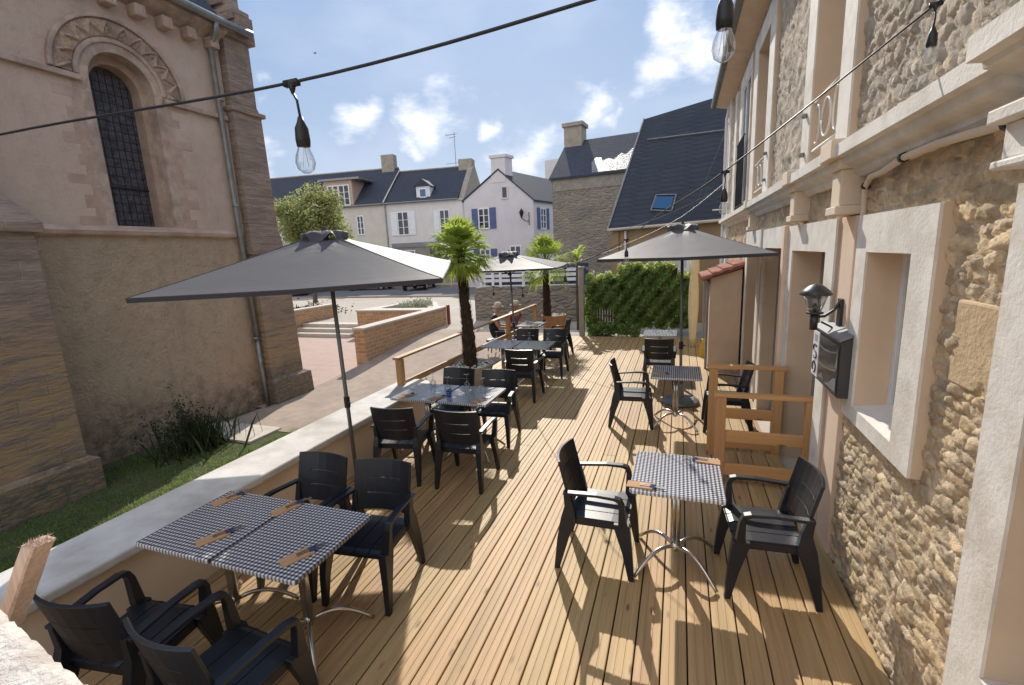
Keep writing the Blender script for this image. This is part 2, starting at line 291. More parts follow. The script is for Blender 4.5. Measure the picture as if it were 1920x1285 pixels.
pane('window_pane', (.025, .03, .04)); pane('sky_pane', (.03, .10, .22), .1); pane('poster', (.02, .02, .025), .15)
def stonecol(name, patch):
    m, t, p = newmat(name); a = N(t, 'ShaderNodeVertexColor'); a.layer_name = 'Col'
    f = noise(t, 40, 5, .65); col = mixc(t, ramp(t, f, .3, .7, 0, .35), a.outputs[0], (.16, .12, .08))
    col = mixc(t, ramp(t, noise(t, 1.3, 4), .5, .7, 0, .35), col, patch)
    t.links.new(col, p.inputs['Base Color']); p.inputs['Roughness'].default_value = .92
    bump(t, p, noise(t, 45, 6, .7), .8, .012)
stonecol('rubble', (.50, .36, .20)); stonecol('rubble_up', (.36, .33, .29))

# ------------------------------------------------------------------ builders
BASE = {}
class MB:
    def __init__(s): s.v = []; s.f = []; s.c = None
    def add(s, vs, fs):
        k = len(s.v); s.v += [tuple(map(float, q)) for q in vs]; s.f += [tuple(i+k for i in f) for f in fs]; return s
    def box(s, lo, hi):
        x0, y0, z0 = lo; x1, y1, z1 = hi
        x0, x1 = min(x0, x1), max(x0, x1); y0, y1 = min(y0, y1), max(y0, y1); z0, z1 = min(z0, z1), max(z0, z1)
        return s.add([(x0,y0,z0),(x1,y0,z0),(x1,y1,z0),(x0,y1,z0),(x0,y0,z1),(x1,y0,z1),(x1,y1,z1),(x0,y1,z1)], [(0,3,2,1),(4,5,6,7),(0,1,5,4),(1,2,6,5),(2,3,7,6),(3,0,4,7)])
    def obox(s, c, u, n, h, lu, ln, lh):   # centred oriented box
        c, u, n, h = (Vector(q) for q in (c, u, n, h)); P = []
        for a in (-1, 1):
            for b in (-1, 1):
                for d in (-1, 1): P.append(c+u*a*lu/2+n*b*ln/2+h*d*lh/2)
        return s.add(P, [(0,1,3,2),(4,6,7,5),(0,4,5,1),(2,3,7,6),(0,2,6,4),(1,5,7,3)])
    def loft(s, loops, cap=True, close=True):
        n = len(loops[0]); k = len(s.v); s.v += [tuple(map(float, q)) for l in loops for q in l]
        for i in range(len(loops)-1):
            for j in range(n if close else n-1):
                a = k+i*n+j; b = k+i*n+(j+1) % n; s.f.append((a, b, b+n, a+n))
        if cap: s.f.append(tuple(k+j for j in range(n))[::-1]); s.f.append(tuple(k+(len(loops)-1)*n+j for j in range(n)))
        return s
    def tube(s, path, r, n=8, cap=True):
        path = [Vector(q) for q in path]; rs = r if isinstance(r, (list, tuple)) else [r]*len(path); loops = []
        up = None
        for i, p in enumerate(path):
            d = (path[min(i+1, len(path)-1)]-path[max(i-1, 0)]).normalized()
            if up is None: up = Vector((0, 0, 1)) if abs(d.z) < .9 else Vector((1, 0, 0))
            a = d.cross(up); a.normalize(); b = a.cross(d).normalized(); up = b
            loops.append([p+(a*math.cos(2*math.pi*j/n)+b*math.sin(2*math.pi*j/n))*rs[i] for j in range(n)])
        return s.loft(loops, cap)
    def lathe(s, c, prof, n=16):
        loops = [[(c[0]+r*math.cos(2*math.pi*j/n), c[1]+r*math.sin(2*math.pi*j/n), c[2]+z) for j in range(n)] for r, z in prof]
        return s.loft(loops, True)
    def prism(s, poly, vec):
        n = len(poly); a = [Vector(q) for q in poly]; b = [q+Vector(vec) for q in a]
        return s.add(a+b, [tuple(range(n))[::-1], tuple(range(n, 2*n))]+[(i, (i+1) % n, n+(i+1) % n, n+i) for i in range(n)])
    def quad(s, *q): return s.add(q, [tuple(range(len(q)))])
    def build(s, name, mat, parent=None, smooth=False, bevel=0, seg=2, mods=None, kind=None, autos=None, recalc=True):
        me = bpy.data.meshes.new(name); base = BASE.get(parent, Vector((0, 0, 0))) if parent else Vector((0, 0, 0))
        me.from_pydata([(x-base[0], y-base[1], z-base[2]) for x, y, z in s.v], [], s.f); me.update()
        if recalc:
            bm = bmesh.new(); bm.from_mesh(me); bmesh.ops.recalc_face_normals(bm, faces=bm.faces); bm.to_mesh(me); bm.free()
        o = bpy.data.objects.new(name, me); COL.objects.link(o)
        me.materials.append(MATS[mat])
        if parent: o.parent = parent
        BASE[o] = base
        if smooth: me.shade_smooth()
        if bevel:
            b = o.modifiers.new('bevel', 'BEVEL'); b.width = bevel; b.segments = seg; b.limit_method = 'ANGLE'; b.angle_limit = R(40)
        if kind: o['kind'] = kind
        return o
def thing(name, label, cat, loc=(0, 0, 0), group=None, rz=0, local=False):
    o = bpy.data.objects.new(name, None); COL.objects.link(o); o.empty_display_size = .1; o.location = loc; o.rotation_euler = (0, 0, rz)
    o['label'] = label; o['category'] = cat
    if group: o['group'] = group
    BASE[o] = Vector((0, 0, 0)) if local else Vector(loc)
    return o
def tag(o, label, cat, group=None):
    o['label'] = label; o['category'] = cat
    if group: o['group'] = group
    return o
def copy_thing(root, loc, rz, label, group=None):
    r = root.copy(); COL.objects.link(r); r.location = loc; r.rotation_euler = (0, 0, rz); r['label'] = label
    if group: r['group'] = group
    for ch in [c for c in root.children]:
        c = ch.copy(); COL.objects.link(c); c.parent = r
        for g in [q for q in ch.children]:
            d = g.copy(); COL.objects.link(d); d.parent = c
    return r
def arc(c, r, a0, a1, n): return [(c[0]+r*math.cos(a0+(a1-a0)*i/n), c[1]+r*math.sin(a0+(a1-a0)*i/n)) for i in range(n+1)]

# ------------------------------------------------------------------ ground
def zg(x, y):
    if x > -3.8: return -.12 if y < 12.9 else -.05
    sm = lambda a, b, v: (lambda t: t*t*(3-2*t))(min(1, max(0, (v-a)/(b-a))))
    if x > -8.15: return -.5+.42*sm(7.5, 14.2, y)
    return -.5 if y < 14.35 else -.1
g = MB()
xs = list(np.arange(-160, -20, 20))+list(np.arange(-20, 12, 1.0))+list(np.arange(12, 160, 20)); ys = list(np.arange(-60, -8, 8))+list(np.arange(-8, 24, .8))+list(np.arange(24, 260, 20))
def sheet(name, mat, xs, ys, dz, kind='structure', fn=zg):
    m = MB(); nx = len(xs); m.v = [(x, y, fn(x, y)+dz) for y in ys for x in xs]
    m.f = [(j*nx+i, j*nx+i+1, (j+1)*nx+i+1, (j+1)*nx+i) for j in range(len(ys)-1) for i in range(nx-1)]
    return m.build(name, mat, kind=kind)
m = MB(); m.quad((-300, -100, -.62), (300, -100, -.62), (300, 400, -.62), (-300, 400, -.62)); m.build('ground', 'soil', kind='structure')
sheet('plaza', 'plaza', list(np.arange(-60, -8.4, 4))+[-8.4], list(np.arange(15.5, 26.1, 1.5)), .0, fn=lambda x, y: -.1)
sheet('ramp_path', 'concrete', list(np.linspace(-8.0, -3.86, 8)), list(np.linspace(6.3, 14.2, 20)), .004)
sheet('forecourt', 'plaza', [-8.4, -7, -5.5, -4, -2, 0, 3], list(np.linspace(14.2, 26, 10)), .002, fn=lambda x, y: -.08)
m = MB(); m.box((-3.86, 12.95, -.3), (3, 14.2, -.05)); m.build('deck_end_path', 'plaza', kind='structure')
m = MB(); m.quad((-200, 26, -.11), (60, 26, -.11), (60, 120, -.11), (-200, 120, -.11)); m.build('street', 'asphalt', kind='structure')
m = MB(); m.quad((-60, 15.5, -.115), (-8.4, 15.5, -.115), (-8.4, 15.4, -.5), (-60, 15.4, -.5)); m.build('terrace_edge', 'concrete', kind='structure')
sheet('paved_court', 'pink_paving', list(np.linspace(-18, -7.95, 6)), list(np.linspace(6.9, 14.5, 8)), 0, fn=lambda x, y: -.496)
m = MB(); m.box((-8.0, 5.9, -.56), (-4.0, 6.9, -.488)); m.build('path', 'concrete', kind='structure')
m = MB(); m.box((-8.1, 5.35, -.56), (-6.6, 6.0, -.46)); m.build('kerb_slab', 'stone_cap', kind='structure')
m = MB()
for i, x in enumerate((-7.6, -6.9, -5.6)): m.box((x, 31+i*.5, -.105), (x+.12, 36, -.1))
m.build('road_marking', 'paper', kind='structure')
m = MB(); m.box((-60, 26.0, -.1), (-9, 26.18, .0)); m.box((-60, 35.6, -.11), (8, 37.9, .02)); m.build('pavement', 'concrete', kind='structure')
PM('turf', (.07, .10, .025), (.045, .06, .02), (.11, .10, .05), ns=9, ns2=2, rough=1, bs=1, bscale=30, bdist=.03)
sheet('lawn', 'turf', list(np.linspace(-9, -3.9, 10)), list(np.linspace(-4, 6.6, 20)), 0, fn=lambda x, y: -.5)
# grass blades
gm = MB()
for i in range(42000):
    y = rng.uniform(.3, 6.1); x = rng.uniform(-8.0, -3.95)
    if y > 5.2 and x < -6.4: continue
    dens = .35+.65*(x > -6.4)
    if rng.random() > dens: continue
    h = rng.uniform(.02, .055)*(1.5 if x < -7.4 else 1); a = rng.uniform(0, 6.28); lx, ly = rng.normal(0, .03, 2); wd = .006
    gm.add([(x-wd*math.cos(a), y-wd*math.sin(a), -.5), (x+wd*math.cos(a), y+wd*math.sin(a), -.5), (x+lx, y+ly, -.5+h)], [(0, 1, 2)])
gm.build('grass', 'grass', kind='stuff', recalc=False)

# ------------------------------------------------------------------ deck
m = MB(); m.box((-4.0, -3, -.4), (1.3, 12.9, -.10)); m.build('deck_gap_backing', 'gap_shade', kind='structure')  # near-black slab under the boards; its colour supplies the shade in the gaps
dk = MB(); P_ = .150; nb = 34
prof = [(0, -.03), (0, -.003), (.005, 0)]
for gx in (.041, .089): prof += [(gx, 0), (gx+.004, -.0035), (gx+.008, -.0035), (gx+.012, 0)]
prof += [(.1355, 0), (.1405, -.003), (.1405, -.03)]
for i in range(nb):
    x0 = -3.80+i*P_
    if x0+.142 > 1.29: break
    y = -3-rng.uniform(0, 1.5)
    while y < 12.9:
        y1 = min(12.9+.0, y+rng.choice([8.4, 9.6, 12.0])); ya = max(y, -3)
        if y1 > -2.9:
            dz = rng.normal(0, .0008)
            dk.loft([[(x0+px, ya+.002, pz+dz) for px, pz in prof], [(x0+px, y1-.003, pz+dz) for px, pz in prof]])
        y = y1
dk.build('deck', 'deck_wood', kind='structure')

# ------------------------------------------------------------------ parapet wall
t = thing('parapet_wall', 'low peach plastered terrace wall with a broad white painted cap, ending in a rounded nose', 'wall', (-3.62, 3, 0))
m = MB(); m.box((-3.84, -1, -.55), (-3.44, 5.75, .53)); m.build('wall', 'cream_plaster', t)
m = MB(); out_ = [(-3.91, -1), (-3.37, -1)]+[(-3.64+.27*math.cos(a), 5.68+.24*math.sin(a)) for a in np.linspace(0, math.pi, 12)]
m.prism([(x, y, .53) for x, y in out_], (0, 0, .075)); m.build('wall_cap', 'cap_paint', t, bevel=.02, seg=3)
# near ledge and broken post
t = thing('stair_parapet', 'rough white rendered parapet in the near corner, its top in full sun', 'wall', (-1.6, .2, 0))
def rough_block(poly, z0, z1, amp=.006, step=.025):
    m = MB(); n = 60
    xs_ = [p[0] for p in poly]; ys_ = [p[1] for p in poly]
    a, b, c, d = [Vector((p[0], p[1], 0)) for p in poly]; idx = {}
    for i in range(n+1):
        for j in range(n+1):
            u, v = i/n, j/n; q = a.lerp(b, u).lerp(d.lerp(c, u), v)
            e = min(u, 1-u, v, 1-v); hz = z1+(rng.normal(0, amp*.5))-(.012 if e == 0 else 0); m.v.append((q.x+rng.normal(0, amp*.3), q.y+rng.normal(0, amp*.3), hz))
    for i in range(n):
        for j in range(n): k = i*(n+1)+j; m.f.append((k, k+1, k+n+2, k+n+1))
    rim = [i*(n+1) for i in range(n+1)]+[n*(n+1)+j for j in range(1, n+1)]+[i*(n+1)+n for i in range(n-1, -1, -1)]+[j for j in range(n-1, 0, -1)]
    k0 = len(m.v); m.v += [(m.v[r][0], m.v[r][1], z0) for r in rim]
    for i in range(len(rim)): j = (i+1) % len(rim); m.f.append((rim[i], rim[j], k0+j, k0+i))
    return m
rough_block([(-2.75, .80), (-1.0, .535), (-1.0, -1.2), (-2.75, -1.2)], -.2, 1.3).build('wall', 'rough_white', t, smooth=True)
t = thing('wooden_post_stump', 'splintered raw wooden post end with torn fibres, beside the rough white parapet', 'post', (-2.38, .93, 0))
m = MB(); lps = []
for k in range(9):
    f = k/8; c = Vector((-2.78, .93, .86)).lerp(Vector((-2.42, .95, 1.335)), f)
    lps.append([c+Vector((dx+rng.normal(0, .0012), dy+rng.normal(0, .0012), 0)) for dx, dy in ((-.04, -.032), (-.032, -.04), (.032, -.04), (.04, -.032), (.04, .032), (.032, .04), (-.032, .04), (-.04, .032))])
m.loft(lps); m.build('timber', 'raw_post', t)
m = MB()
for k in range(260):
    a = Vector((-2.42+rng.uniform(-.038, .038), .95+rng.uniform(-.038, .038), 1.33)); b = a+Vector((rng.normal(.0, .012), rng.normal(0, .012), rng.uniform(.003, .022)))
    m.add([a+Vector((-.004, 0, 0)), a+Vector((.004, .002, 0)), b], [(0, 1, 2)])
m.build('torn_fibres', 'raw_post', t, recalc=False)

# ------------------------------------------------------------------ rubble stone sheets
def vnoise(Y, Z, fr, r):
    L = r.random((256, 256)); u = Y*fr+50; v = Z*fr+50; i = np.floor(u).astype(int); j = np.floor(v).astype(int); a = u-i; b = v-j; a = a*a*(3-2*a); b = b*b*(3-2*b); g = lambda p, q: L[p % 256, q % 256]
    return (g(i, j)*(1-a)+g(i+1, j)*a)*(1-b)+(g(i, j+1)*(1-a)+g(i+1, j+1)*a)*b-.5
def rubble(name, parent, x, y0, y1, z0, z1, res, holes, mat, cell=(.13, .085), amp=.035, seed=3, upper=False):
    r = np.random.default_rng(seed); ny = int((y1-y0)/res)+1; nz = int((z1-z0)/res)+1
    Y, Z = np.meshgrid(np.linspace(y0, y1, ny), np.linspace(z0, z1, nz), indexing='ij')
    wob = lambda A, B, s: .5*np.sin(A*s+np.sin(B*s*1.7)*1.3)+.5*np.sin(B*s*.9+np.sin(A*s*1.3+2)*1.5)
    u = (Y+wob(Y, Z, 9)*.025)/cell[0]; v = (Z+wob(Z, Y, 8)*.02)/cell[1]
    iu = np.floor(u).astype(int); iv = np.floor(v).astype(int)
    GU, GV = 400, 400; J = r.random((GU, GV, 4))
    F1 = np.full(u.shape, 9.); F2 = np.full(u.shape, 9.); ID = np.zeros(u.shape+(2,), int)
    for du in (-2, -1, 0, 1, 2):
        for dv in (-1, 0, 1):
            a = iu+du; b = iv+dv; j = J[a % GU, b % GV]; cu = a+.15+.7*j[..., 0]+.5*(b % 2); cv = b+.2+.6*j[..., 1]
            d = (np.abs(u-cu+.25*(v-cv)*(j[..., 3]-.5))**2.6+np.abs(v-cv)**2.6)**(1/2.6)*(.82+.4*j[..., 2]); cl_ = d < F1
            F2 = np.where(cl_, F1, np.minimum(F2, d)); F1 = np.where(cl_, d, F1); ID[cl_] = np.stack([a % GU, b % GV], -1)[cl_]
    e = F2-F1; jj = J[ID[..., 0], ID[..., 1]]; prom = .35+.65*jj[..., 3]; prom = np.where(jj[..., 2] > .86, .1, prom)
    s_ = np.clip((e-.09)/.12, 0, 1); s_ = s_*s_*(3-2*s_)
    n1 = r.normal(0, 1, u.shape)
    rock = vnoise(Y, Z, 9, r)+.6*vnoise(Y, Z, 21, r)+.45*np.abs(vnoise(Y, Z*1.5, 44, r))*2-.2+.3*vnoise(Y, Z, 80, r)
    tiltp = s_*((jj[..., 1]-.5)*np.sin(u*2.1)+(jj[..., 2]-.5)*np.cos(v*2.3))*.016
    h = amp*s_*prom+tiltp*.6+.015*rock*(.45+.55*s_)+.0018*n1
    V = np.stack([x-h, Y, Z], -1).reshape(-1, 3)
    yc = (Y[:-1, :-1]+Y[1:, 1:])/2; zc = (Z[:-1, :-1]+Z[1:, 1:])/2; keep = np.ones(yc.shape, bool)
    for (a, b, c, d) in holes: keep &= ~((yc > a) & (yc < b) & (zc > c) & (zc < d))
    I = np.arange(ny*nz).reshape(ny, nz); Fq = np.stack([I[:-1, :-1], I[:-1, 1:], I[1:, 1:], I[1:, :-1]], -1)[keep]
    me = bpy.data.meshes.new(name); base = BASE[parent]
    me.from_pydata((V-np.array(base)).tolist(), [], Fq.tolist()); me.update()
    hue = jj[..., 0][..., None]; br = (.75+.5*jj[..., 1])[..., None]
    if upper: sA, sB, mo = np.array([.48, .42, .35]), np.array([.55, .45, .33]), np.array([.64, .55, .45])
    else: sA, sB, mo = np.array([.56, .45, .32]), np.array([.68, .51, .30]), np.array([.80, .64, .45])
    sc_ = (sA*(1-hue)+sB*hue)*br; cc = (mo*(1-s_[..., None])+sc_*s_[..., None])*(1+.35*(vnoise(Y, Z, 30, r)+vnoise(Y, Z, 7, r)))[..., None]
    ca = me.color_attributes.new('Col', 'FLOAT_COLOR', 'POINT'); ca.data.foreach_set('color', np.concatenate([cc, np.ones(cc.shape[:2]+(1,))], -1).reshape(-1).astype(np.float32))
    me.materials.append(MATS[mat]); me.shade_smooth()
    o = bpy.data.objects.new(name, me); COL.objects.link(o); o.parent = parent; BASE[o] = base
    return o

# ------------------------------------------------------------------ stone building on the terrace
SB = thing('stone_building', 'rubble stone restaurant house with white window surrounds, a moulded white cornice and upper floor', 'building', (1.2, 5, 0))
FX = 1.10; SX = 1.165
lowholes = [(.3, 2.06, .6, 2.5), (2.82, 3.64, 1.22, 2.44), (4.3, 5.76, -.1, 2.44), (6.08, 7.42, -.1, 2.44), (7.82, 9.23, -.1, 2.44)]
rubble('lower_stonework', SB, SX, 1.9, 4.3, -.05, 2.9, .0115, lowholes, 'rubble', amp=.022, cell=(.125, .068))
rubble('lower_stonework', SB, SX, 4.28, 14, -.05, 2.9, .04, lowholes, 'rubble', seed=5)
m = MB(); m.box((SX, -3, -.3), (SX+.3, .45, 2.9)); m.build('lower_wall', 'peach_plaster', SB)
uph = [(4.27, 5.42, 2.9, 5.6), (7.6, 9.2, 2.9, 5.5), (9.68, 11.15, 2.9, 5.5), (.7, 1.9, 2.9, 5.6)]
rubble('upper_stonework', SB, SX, 1.9, 5.7, 2.85, 6.0, .016, uph, 'rubble_up', seed=8, upper=True, cell=(.115, .085), amp=.022)
rubble('upper_stonework', SB, SX, 5.68, 14, 2.85, 6.0, .035, uph, 'rubble_up', seed=9, upper=True, cell=(.115, .085), amp=.024)
# core behind so the building is solid
m = MB(); m.box((1.62, -3, -.3), (6.5, 14, 6.0)); m.box((SX+.05, 13.9, -.3), (1.62, 14.0, 6)); m.box((SX+.02, -3, 2.9), (1.62, 1.9, 6.0)); m.build('core_wall', 'cream_plaster', SB)
def surround(name, y0, y1, z0, z1, oy0, oy1, oz0, oz1, depth, sill=True, door=False, mat='white_paint', xface=FX, glassmat='window_pane'):
    m = MB()
    m.box((xface, y0, z0), (SX+.08, oy0, z1)); m.box((xface, oy1, z0), (SX+.08, y1, z1)); m.box((xface, oy0, oz1), (SX+.08, oy1, z1))
    if sill: m.box((xface, oy0, z0), (SX+.08, oy1, oz0))
    fr = m.build('door_frame' if door else 'window_frame', mat, SB)
    m = MB(); m.box((xface+.014, y0-.003, z0), (SX+.07, y0+.02, z1+.003)); m.build('frame_return', 'tan_plaster', fr)
    m = MB(); xe = xface+depth   # plaster reveals
    m.box((xface+.012, oy1-.002, oz0), (xe, oy1+.05, oz1)); m.box((xface+.012, oy0-.05, oz0), (xe, oy0+.002, oz1)); m.box((xface+.012, oy0, oz1-.002), (xe, oy1, oz1+.05))
    m.build('reveal', 'tan_plaster', fr)
    if door: m = MB(); m.box((xface-.06, oy0-.02, -.05), (xe, oy1+.02, .014)); m.build('threshold', 'stone_cap', fr)
    if sill: m = MB(); m.prism([(xface+.004, oy0+.003, oz0+.002), (xface+.004, oy0+.003, oz0-.05), (xe, oy0+.003, oz0-.05), (xe, oy0+.003, oz0+.03)], (0, oy1-oy0-.006, 0)); m.build('sill', 'white_paint', fr)
    # joinery
    m = MB(); w_ = .055
    m.box((xe-.05, oy0+.003, oz0), (xe, oy0+w_, oz1)); m.box((xe-.05, oy1-w_, oz0), (xe, oy1-.003, oz1)); m.box((xe-.05, oy0+w_, oz1-w_), (xe, oy1-w_, oz1)); m.box((xe-.05, oy0+w_, oz0), (xe, oy1-w_, oz0+w_))
    yc = (oy0+oy1)/2; m.box((xe-.055, yc-.03, oz0+w_), (xe-.005, yc+.03, oz1-w_))
    m.build('joinery', 'white_trim' if not door else 'gray_gate', fr, bevel=.004)
    m = MB(); m.box((xe-.03, oy0+.05, oz0+.04), (xe-.02, oy1-.05, oz1-.04)); m.build('pane', glassmat, fr)
    m = MB(); m.box((xe-.002, oy0-.05, oz0-.05), (xe+.03, oy1+.05, oz1+.05)); m.build('backing', 'curtain', fr)
    return fr
surround('f0', .2, 2.18, .0, 2.56, .42, 1.97, .75, 2.4, .42)
surround('f1', 2.70, 3.73, 1.20, 2.54, 2.93, 3.55, 1.30, 2.31, .24)
surround('f2', 4.20, 5.85, 0, 2.55, 4.43, 5.64, .02, 2.30, .32, sill=False, door=True)
surround('f3', 5.99, 7.51, 0, 2.57, 6.2, 7.3, .02, 2.32, .22, sill=False, door=True)
surround('f4', 7.72, 9.33, 0, 2.58, 7.95, 9.1, .02, 2.34, .22, sill=False, door=True)
surround('u1', 4.14, 5.56, 3.0, 5.7, 4.42, 5.27, 3.02, 5.45, .30)
surround('u2', 7.45, 9.36, 3.0, 5.6, 7.86, 8.92, 3.02, 5.32, .28)
surround('u3', 9.66, 11.3, 3.0, 5.6, 9.75, 10.9, 3.02, 5.35, .06, glassmat='window_pane')
surround('u0', .6, 2.0, 3.2, 5.7, .85, 1.75, 3.22, 5.45, .30)
# corner pilaster strip of the building
m = MB(); m.box((FX, 13.3, -.1), (SX+.05, 14.01, 5.9)); m.box((FX, 11.9, 3.0), (SX+.05, 12.3, 5.6)); m.build('corner_strip', 'white_paint', SB, bevel=.005)
# narrow pilasters between doors
m = MB(); m.box((1.06, 5.86, 0), (SX+.05, 5.98, 2.56)); m.build('pilaster', 'peach_plaster', SB, bevel=.004)
m = MB(); m.box((1.125, 3.86, -.01), (SX+.02, 4.17, 2.55)); m.build('pilaster', 'peach_plaster', SB, bevel=.004)
# cornice profile extruded along y
def cornice(y0, y1, xf, name='cornice', dz=0):
    pr = [(SX+.1, 2.80), (1.12, 2.80), (1.09, 2.83), (1.09, 2.855), (1.06, 2.87), (1.02, 2.885), (xf+.05, 2.91), (xf+.045, 2.93), (xf, 2.935), (xf, 3.015), (SX+.1, 3.03)]
    m = MB(); m.loft([[(x, y0, z+dz) for x, z in pr], [(x, y1, z+dz) for x, z in pr]]); return m.build(name, 'white_paint', SB)
cornice(-3, 2.16, .90, dz=.03); cornice(2.16, 14.05, .965)
for (a, b, z0_, xf) in ((3.86, 4.10, 2.62, .975), (5.28, 5.50, 2.64, .98), (8.4, 8.62, 2.65, .985)):
    m = MB(); m.box((xf-.035, a-.02, 2.93), (SX, b+.02, 3.055)); m.box((xf+.02, a, 2.86), (SX, b, 2.93)); m.box((xf+.045, a+.02, z0_), (SX, b-.02, 2.86)); m.box((xf+.02, a, z0_-.06), (SX, b, z0_)); m.build('bracket', 'cream_plaster', SB, bevel=.008)
m = MB(); m.box((.995, 1.97, 2.76), (SX, 2.20, 2.81)); m.box((1.04, 1.99, 2.64), (SX, 2.18, 2.76)); m.box((1.02, 1.97, 2.61), (SX, 2.20, 2.64)); m.build('bracket', 'white_paint', SB, bevel=.008)
# eave
m = MB(); m.prism([(.80, -3, 5.92), (1.3, -3, 5.80), (1.3, -3, 5.98), (.80, -3, 6.0)], (0, 17.3, 0)); m.build('eave', 'peach_plaster', SB)
m = MB(); m.tube([(.76, -3, 5.97), (.76, 14.35, 5.97)], .075, 10); m.build('gutter', 'zinc', SB, smooth=True)
m = MB(); m.prism([(.70, -3, 6.04), (3.9, -3, 8.6), (7.1, -3, 6.04)], (0, 17.35, 0)); m.build('roof', 'slate', SB)
m = MB(); m.tube([(1.12, 13.85, 5.9), (1.05, 13.85, 5.5), (1.05, 13.85, 0)], .04, 8); m.tube([(1.12, 14.0, 3.3), (.8, 14.05, 3.3)], .02, 6); m.build('downpipe', 'white_trim', SB)
# conduit pipe
pts = [(1.10, 1.9, 2.765), (1.085, 2.25, 2.775), (1.08, 2.75, 2.80), (1.085, 3.1, 2.80), (1.10, 3.4, 2.77), (1.11, 3.62, 2.77), (1.13, 3.76, 2.73), (1.14, 3.79, 2.55), (1.15, 3.80, 2.1), (1.15, 3.80, 1.2)]
m = MB(); m.tube(pts, .019, 8)
m.build('conduit', 'cream_plaster', SB, smooth=True)
m = MB()
for q in (pts[1], pts[3], pts[6]): m.tube([(q[0], q[1]-.012, q[2]), (q[0], q[1]+.012, q[2])], .027, 8)
m.build('pipe_clip', 'dark_metal', SB)
m = MB(); m.tube([(1.16, 3.84, 2.6), (1.165, 3.84, 1.2)], .008, 6); m.build('cable', 'dark_metal', SB)
# window guards and insulators
for y0, y1 in ((4.45, 5.25), (7.9, 8.9)):
    m = MB(); m.tube([(1.13, y0, 3.20), (1.13, y1, 3.20)], .012, 6); m.tube([(1.13, y0, 3.62), (1.13, y1, 3.62)], .012, 6)
    yc = (y0+y1)/2; m.tube([(1.13, yc+.13*math.cos(a), 3.41+.15*math.sin(a)) for a in np.linspace(0, 6.28, 20)], .009, 6)
    for s_ in (-1, 1): m.tube([(1.13, yc+s_*(.28+.08*math.cos(a)), 3.41+.16*math.sin(a)) for a in np.linspace(1.2, 5.1, 12)], .009, 6)
    m.build('window_guard', 'white_iron', SB, smooth=True)
m = MB()
for k in range(14):
    y = 9.8+k*.08; m.tube([(1.04, y, 3.05), (1.04, y, 4.3)], .008, 5)
m.tube([(1.04, 9.75, 4.3), (1.04, 10.9, 4.3)], .014, 5); m.tube([(1.04, 9.75, 3.1), (1.04, 10.9, 3.1)], .014, 5)
for k in range(6): m.tube([(1.04, 9.9+k*.18+.07*math.cos(a), 3.7+.2*math.sin(a)) for a in np.linspace(0, 6.28, 12)], .007, 5)
m.build('balcony_grille', 'iron', SB)
for (y, z) in ((5.40, 3.2), (5.40, 3.55), (7.62, 3.25), (7.62, 3.6)):
    m = MB(); m.lathe((1.08, y, z), [(.0, -.02), (.022, -.02), (.026, 0), (.022, .02), (0, .02)], 10); m.build('insulator', 'zinc', SB)
m = MB(); m.box((1.145, 2.22, 1.75), (1.25, 2.56, 2.12)); m.build('dressed_block', 'facade_ochre', SB, bevel=.012)
MATS['facade_ochre_block'] = PM('block_stone', (.56, .42, .26), (.48, .35, .20), ns=6, rough=.95, bs=.8, bscale=30, bdist=.01)
bpy.data.objects['dressed_block'].data.materials[0] = MATS['block_stone']

# porch with tiled lean-to
t = thing('tiled_porch', 'peach rendered porch with a small red tiled lean-to roof against the stone building', 'porch', (.85, 10.2, 0))
m = MB(); m.prism([(.56, 9.62, 0), (1.1, 9.62, 0), (1.1, 9.62, 1.93), (.56, 9.62, 1.76)], (0, 1.35, 0)); m.build('wall', 'peach_plaster', t)
m = MB(); m.box((.50, 9.64, 0), (.545, 9.72, 1.72)); m.box((.50, 10.9, 0), (.545, 10.98, 1.72)); m.box((.50, 9.72, 1.64), (.545, 10.9, 1.72)); m.build('door_post', 'gray_gate', t)
m = MB()
for r_ in range(9):
    y = 9.56+r_*.17
    for k in range(4):
        f0, f1 = k/4, (k+1.12)/4; a = Vector((1.12, y, 2.02)).lerp(Vector((.42, y, 1.74)), f0); b = Vector((1.12, y, 2.02)).lerp(Vector((.42, y, 1.74)), f1)
        lp = []
        for q, rr in ((a+Vector((0, 0, .0)), .06), (b+Vector((0, 0, .022)), .072)):
            o_ = [(q.x+rng.normal(0, .003), q.y+rr*1.15*math.cos(an), q.z+rr*math.sin(an)) for an in np.linspace(0, math.pi, 8)]; i_ = [(x, y+(q.y-y)*.16, z-.012) for x, y, z in o_[::-1]]
            lp.append(o_+i_)
        m.loft(lp)
m.build('roof_tiles', 'terracotta', t, smooth=False)
m = MB(); m.prism([(.44, 9.52, 1.72), (1.12, 9.52, 1.98), (1.12, 9.52, 2.0), (.44, 9.52, 1.745)], (0, 1.5, 0)); m.build('roof_board', 'terracotta', t)
m = MB(); m.loft([[(.33+w_*math.cos(a), 11.75+.07*math.sin(a), z) for a in np.linspace(0, 5.8, 12)] for z, w_ in ((0, .05), (.25, .08), (.9, .115), (1.4, .11), (1.7, .085), (1.75, .08), (1.78, .11), (2.12, .10))])
tag(m.build('cream_post', 'cream_paint', smooth=True), 'tall cream yellow post with a squared top standing behind the tiled porch', 'post')
m = MB(); m.prism([(.42, 10.7, 0), (.66, 10.7, 0), (.58, 10.78, .38), (.50, 10.78, .38)], (0, .03, 0)); m.prism([(.42, 10.98, 0), (.66, 10.98, 0), (.58, 10.84, .38), (.50, 10.84, .38)], (0, .03, 0))
tag(m.build('floor_sign', 'yellow_plastic', bevel=.01), 'small yellow folding floor sign on the deck beside the tiled porch', 'sign')

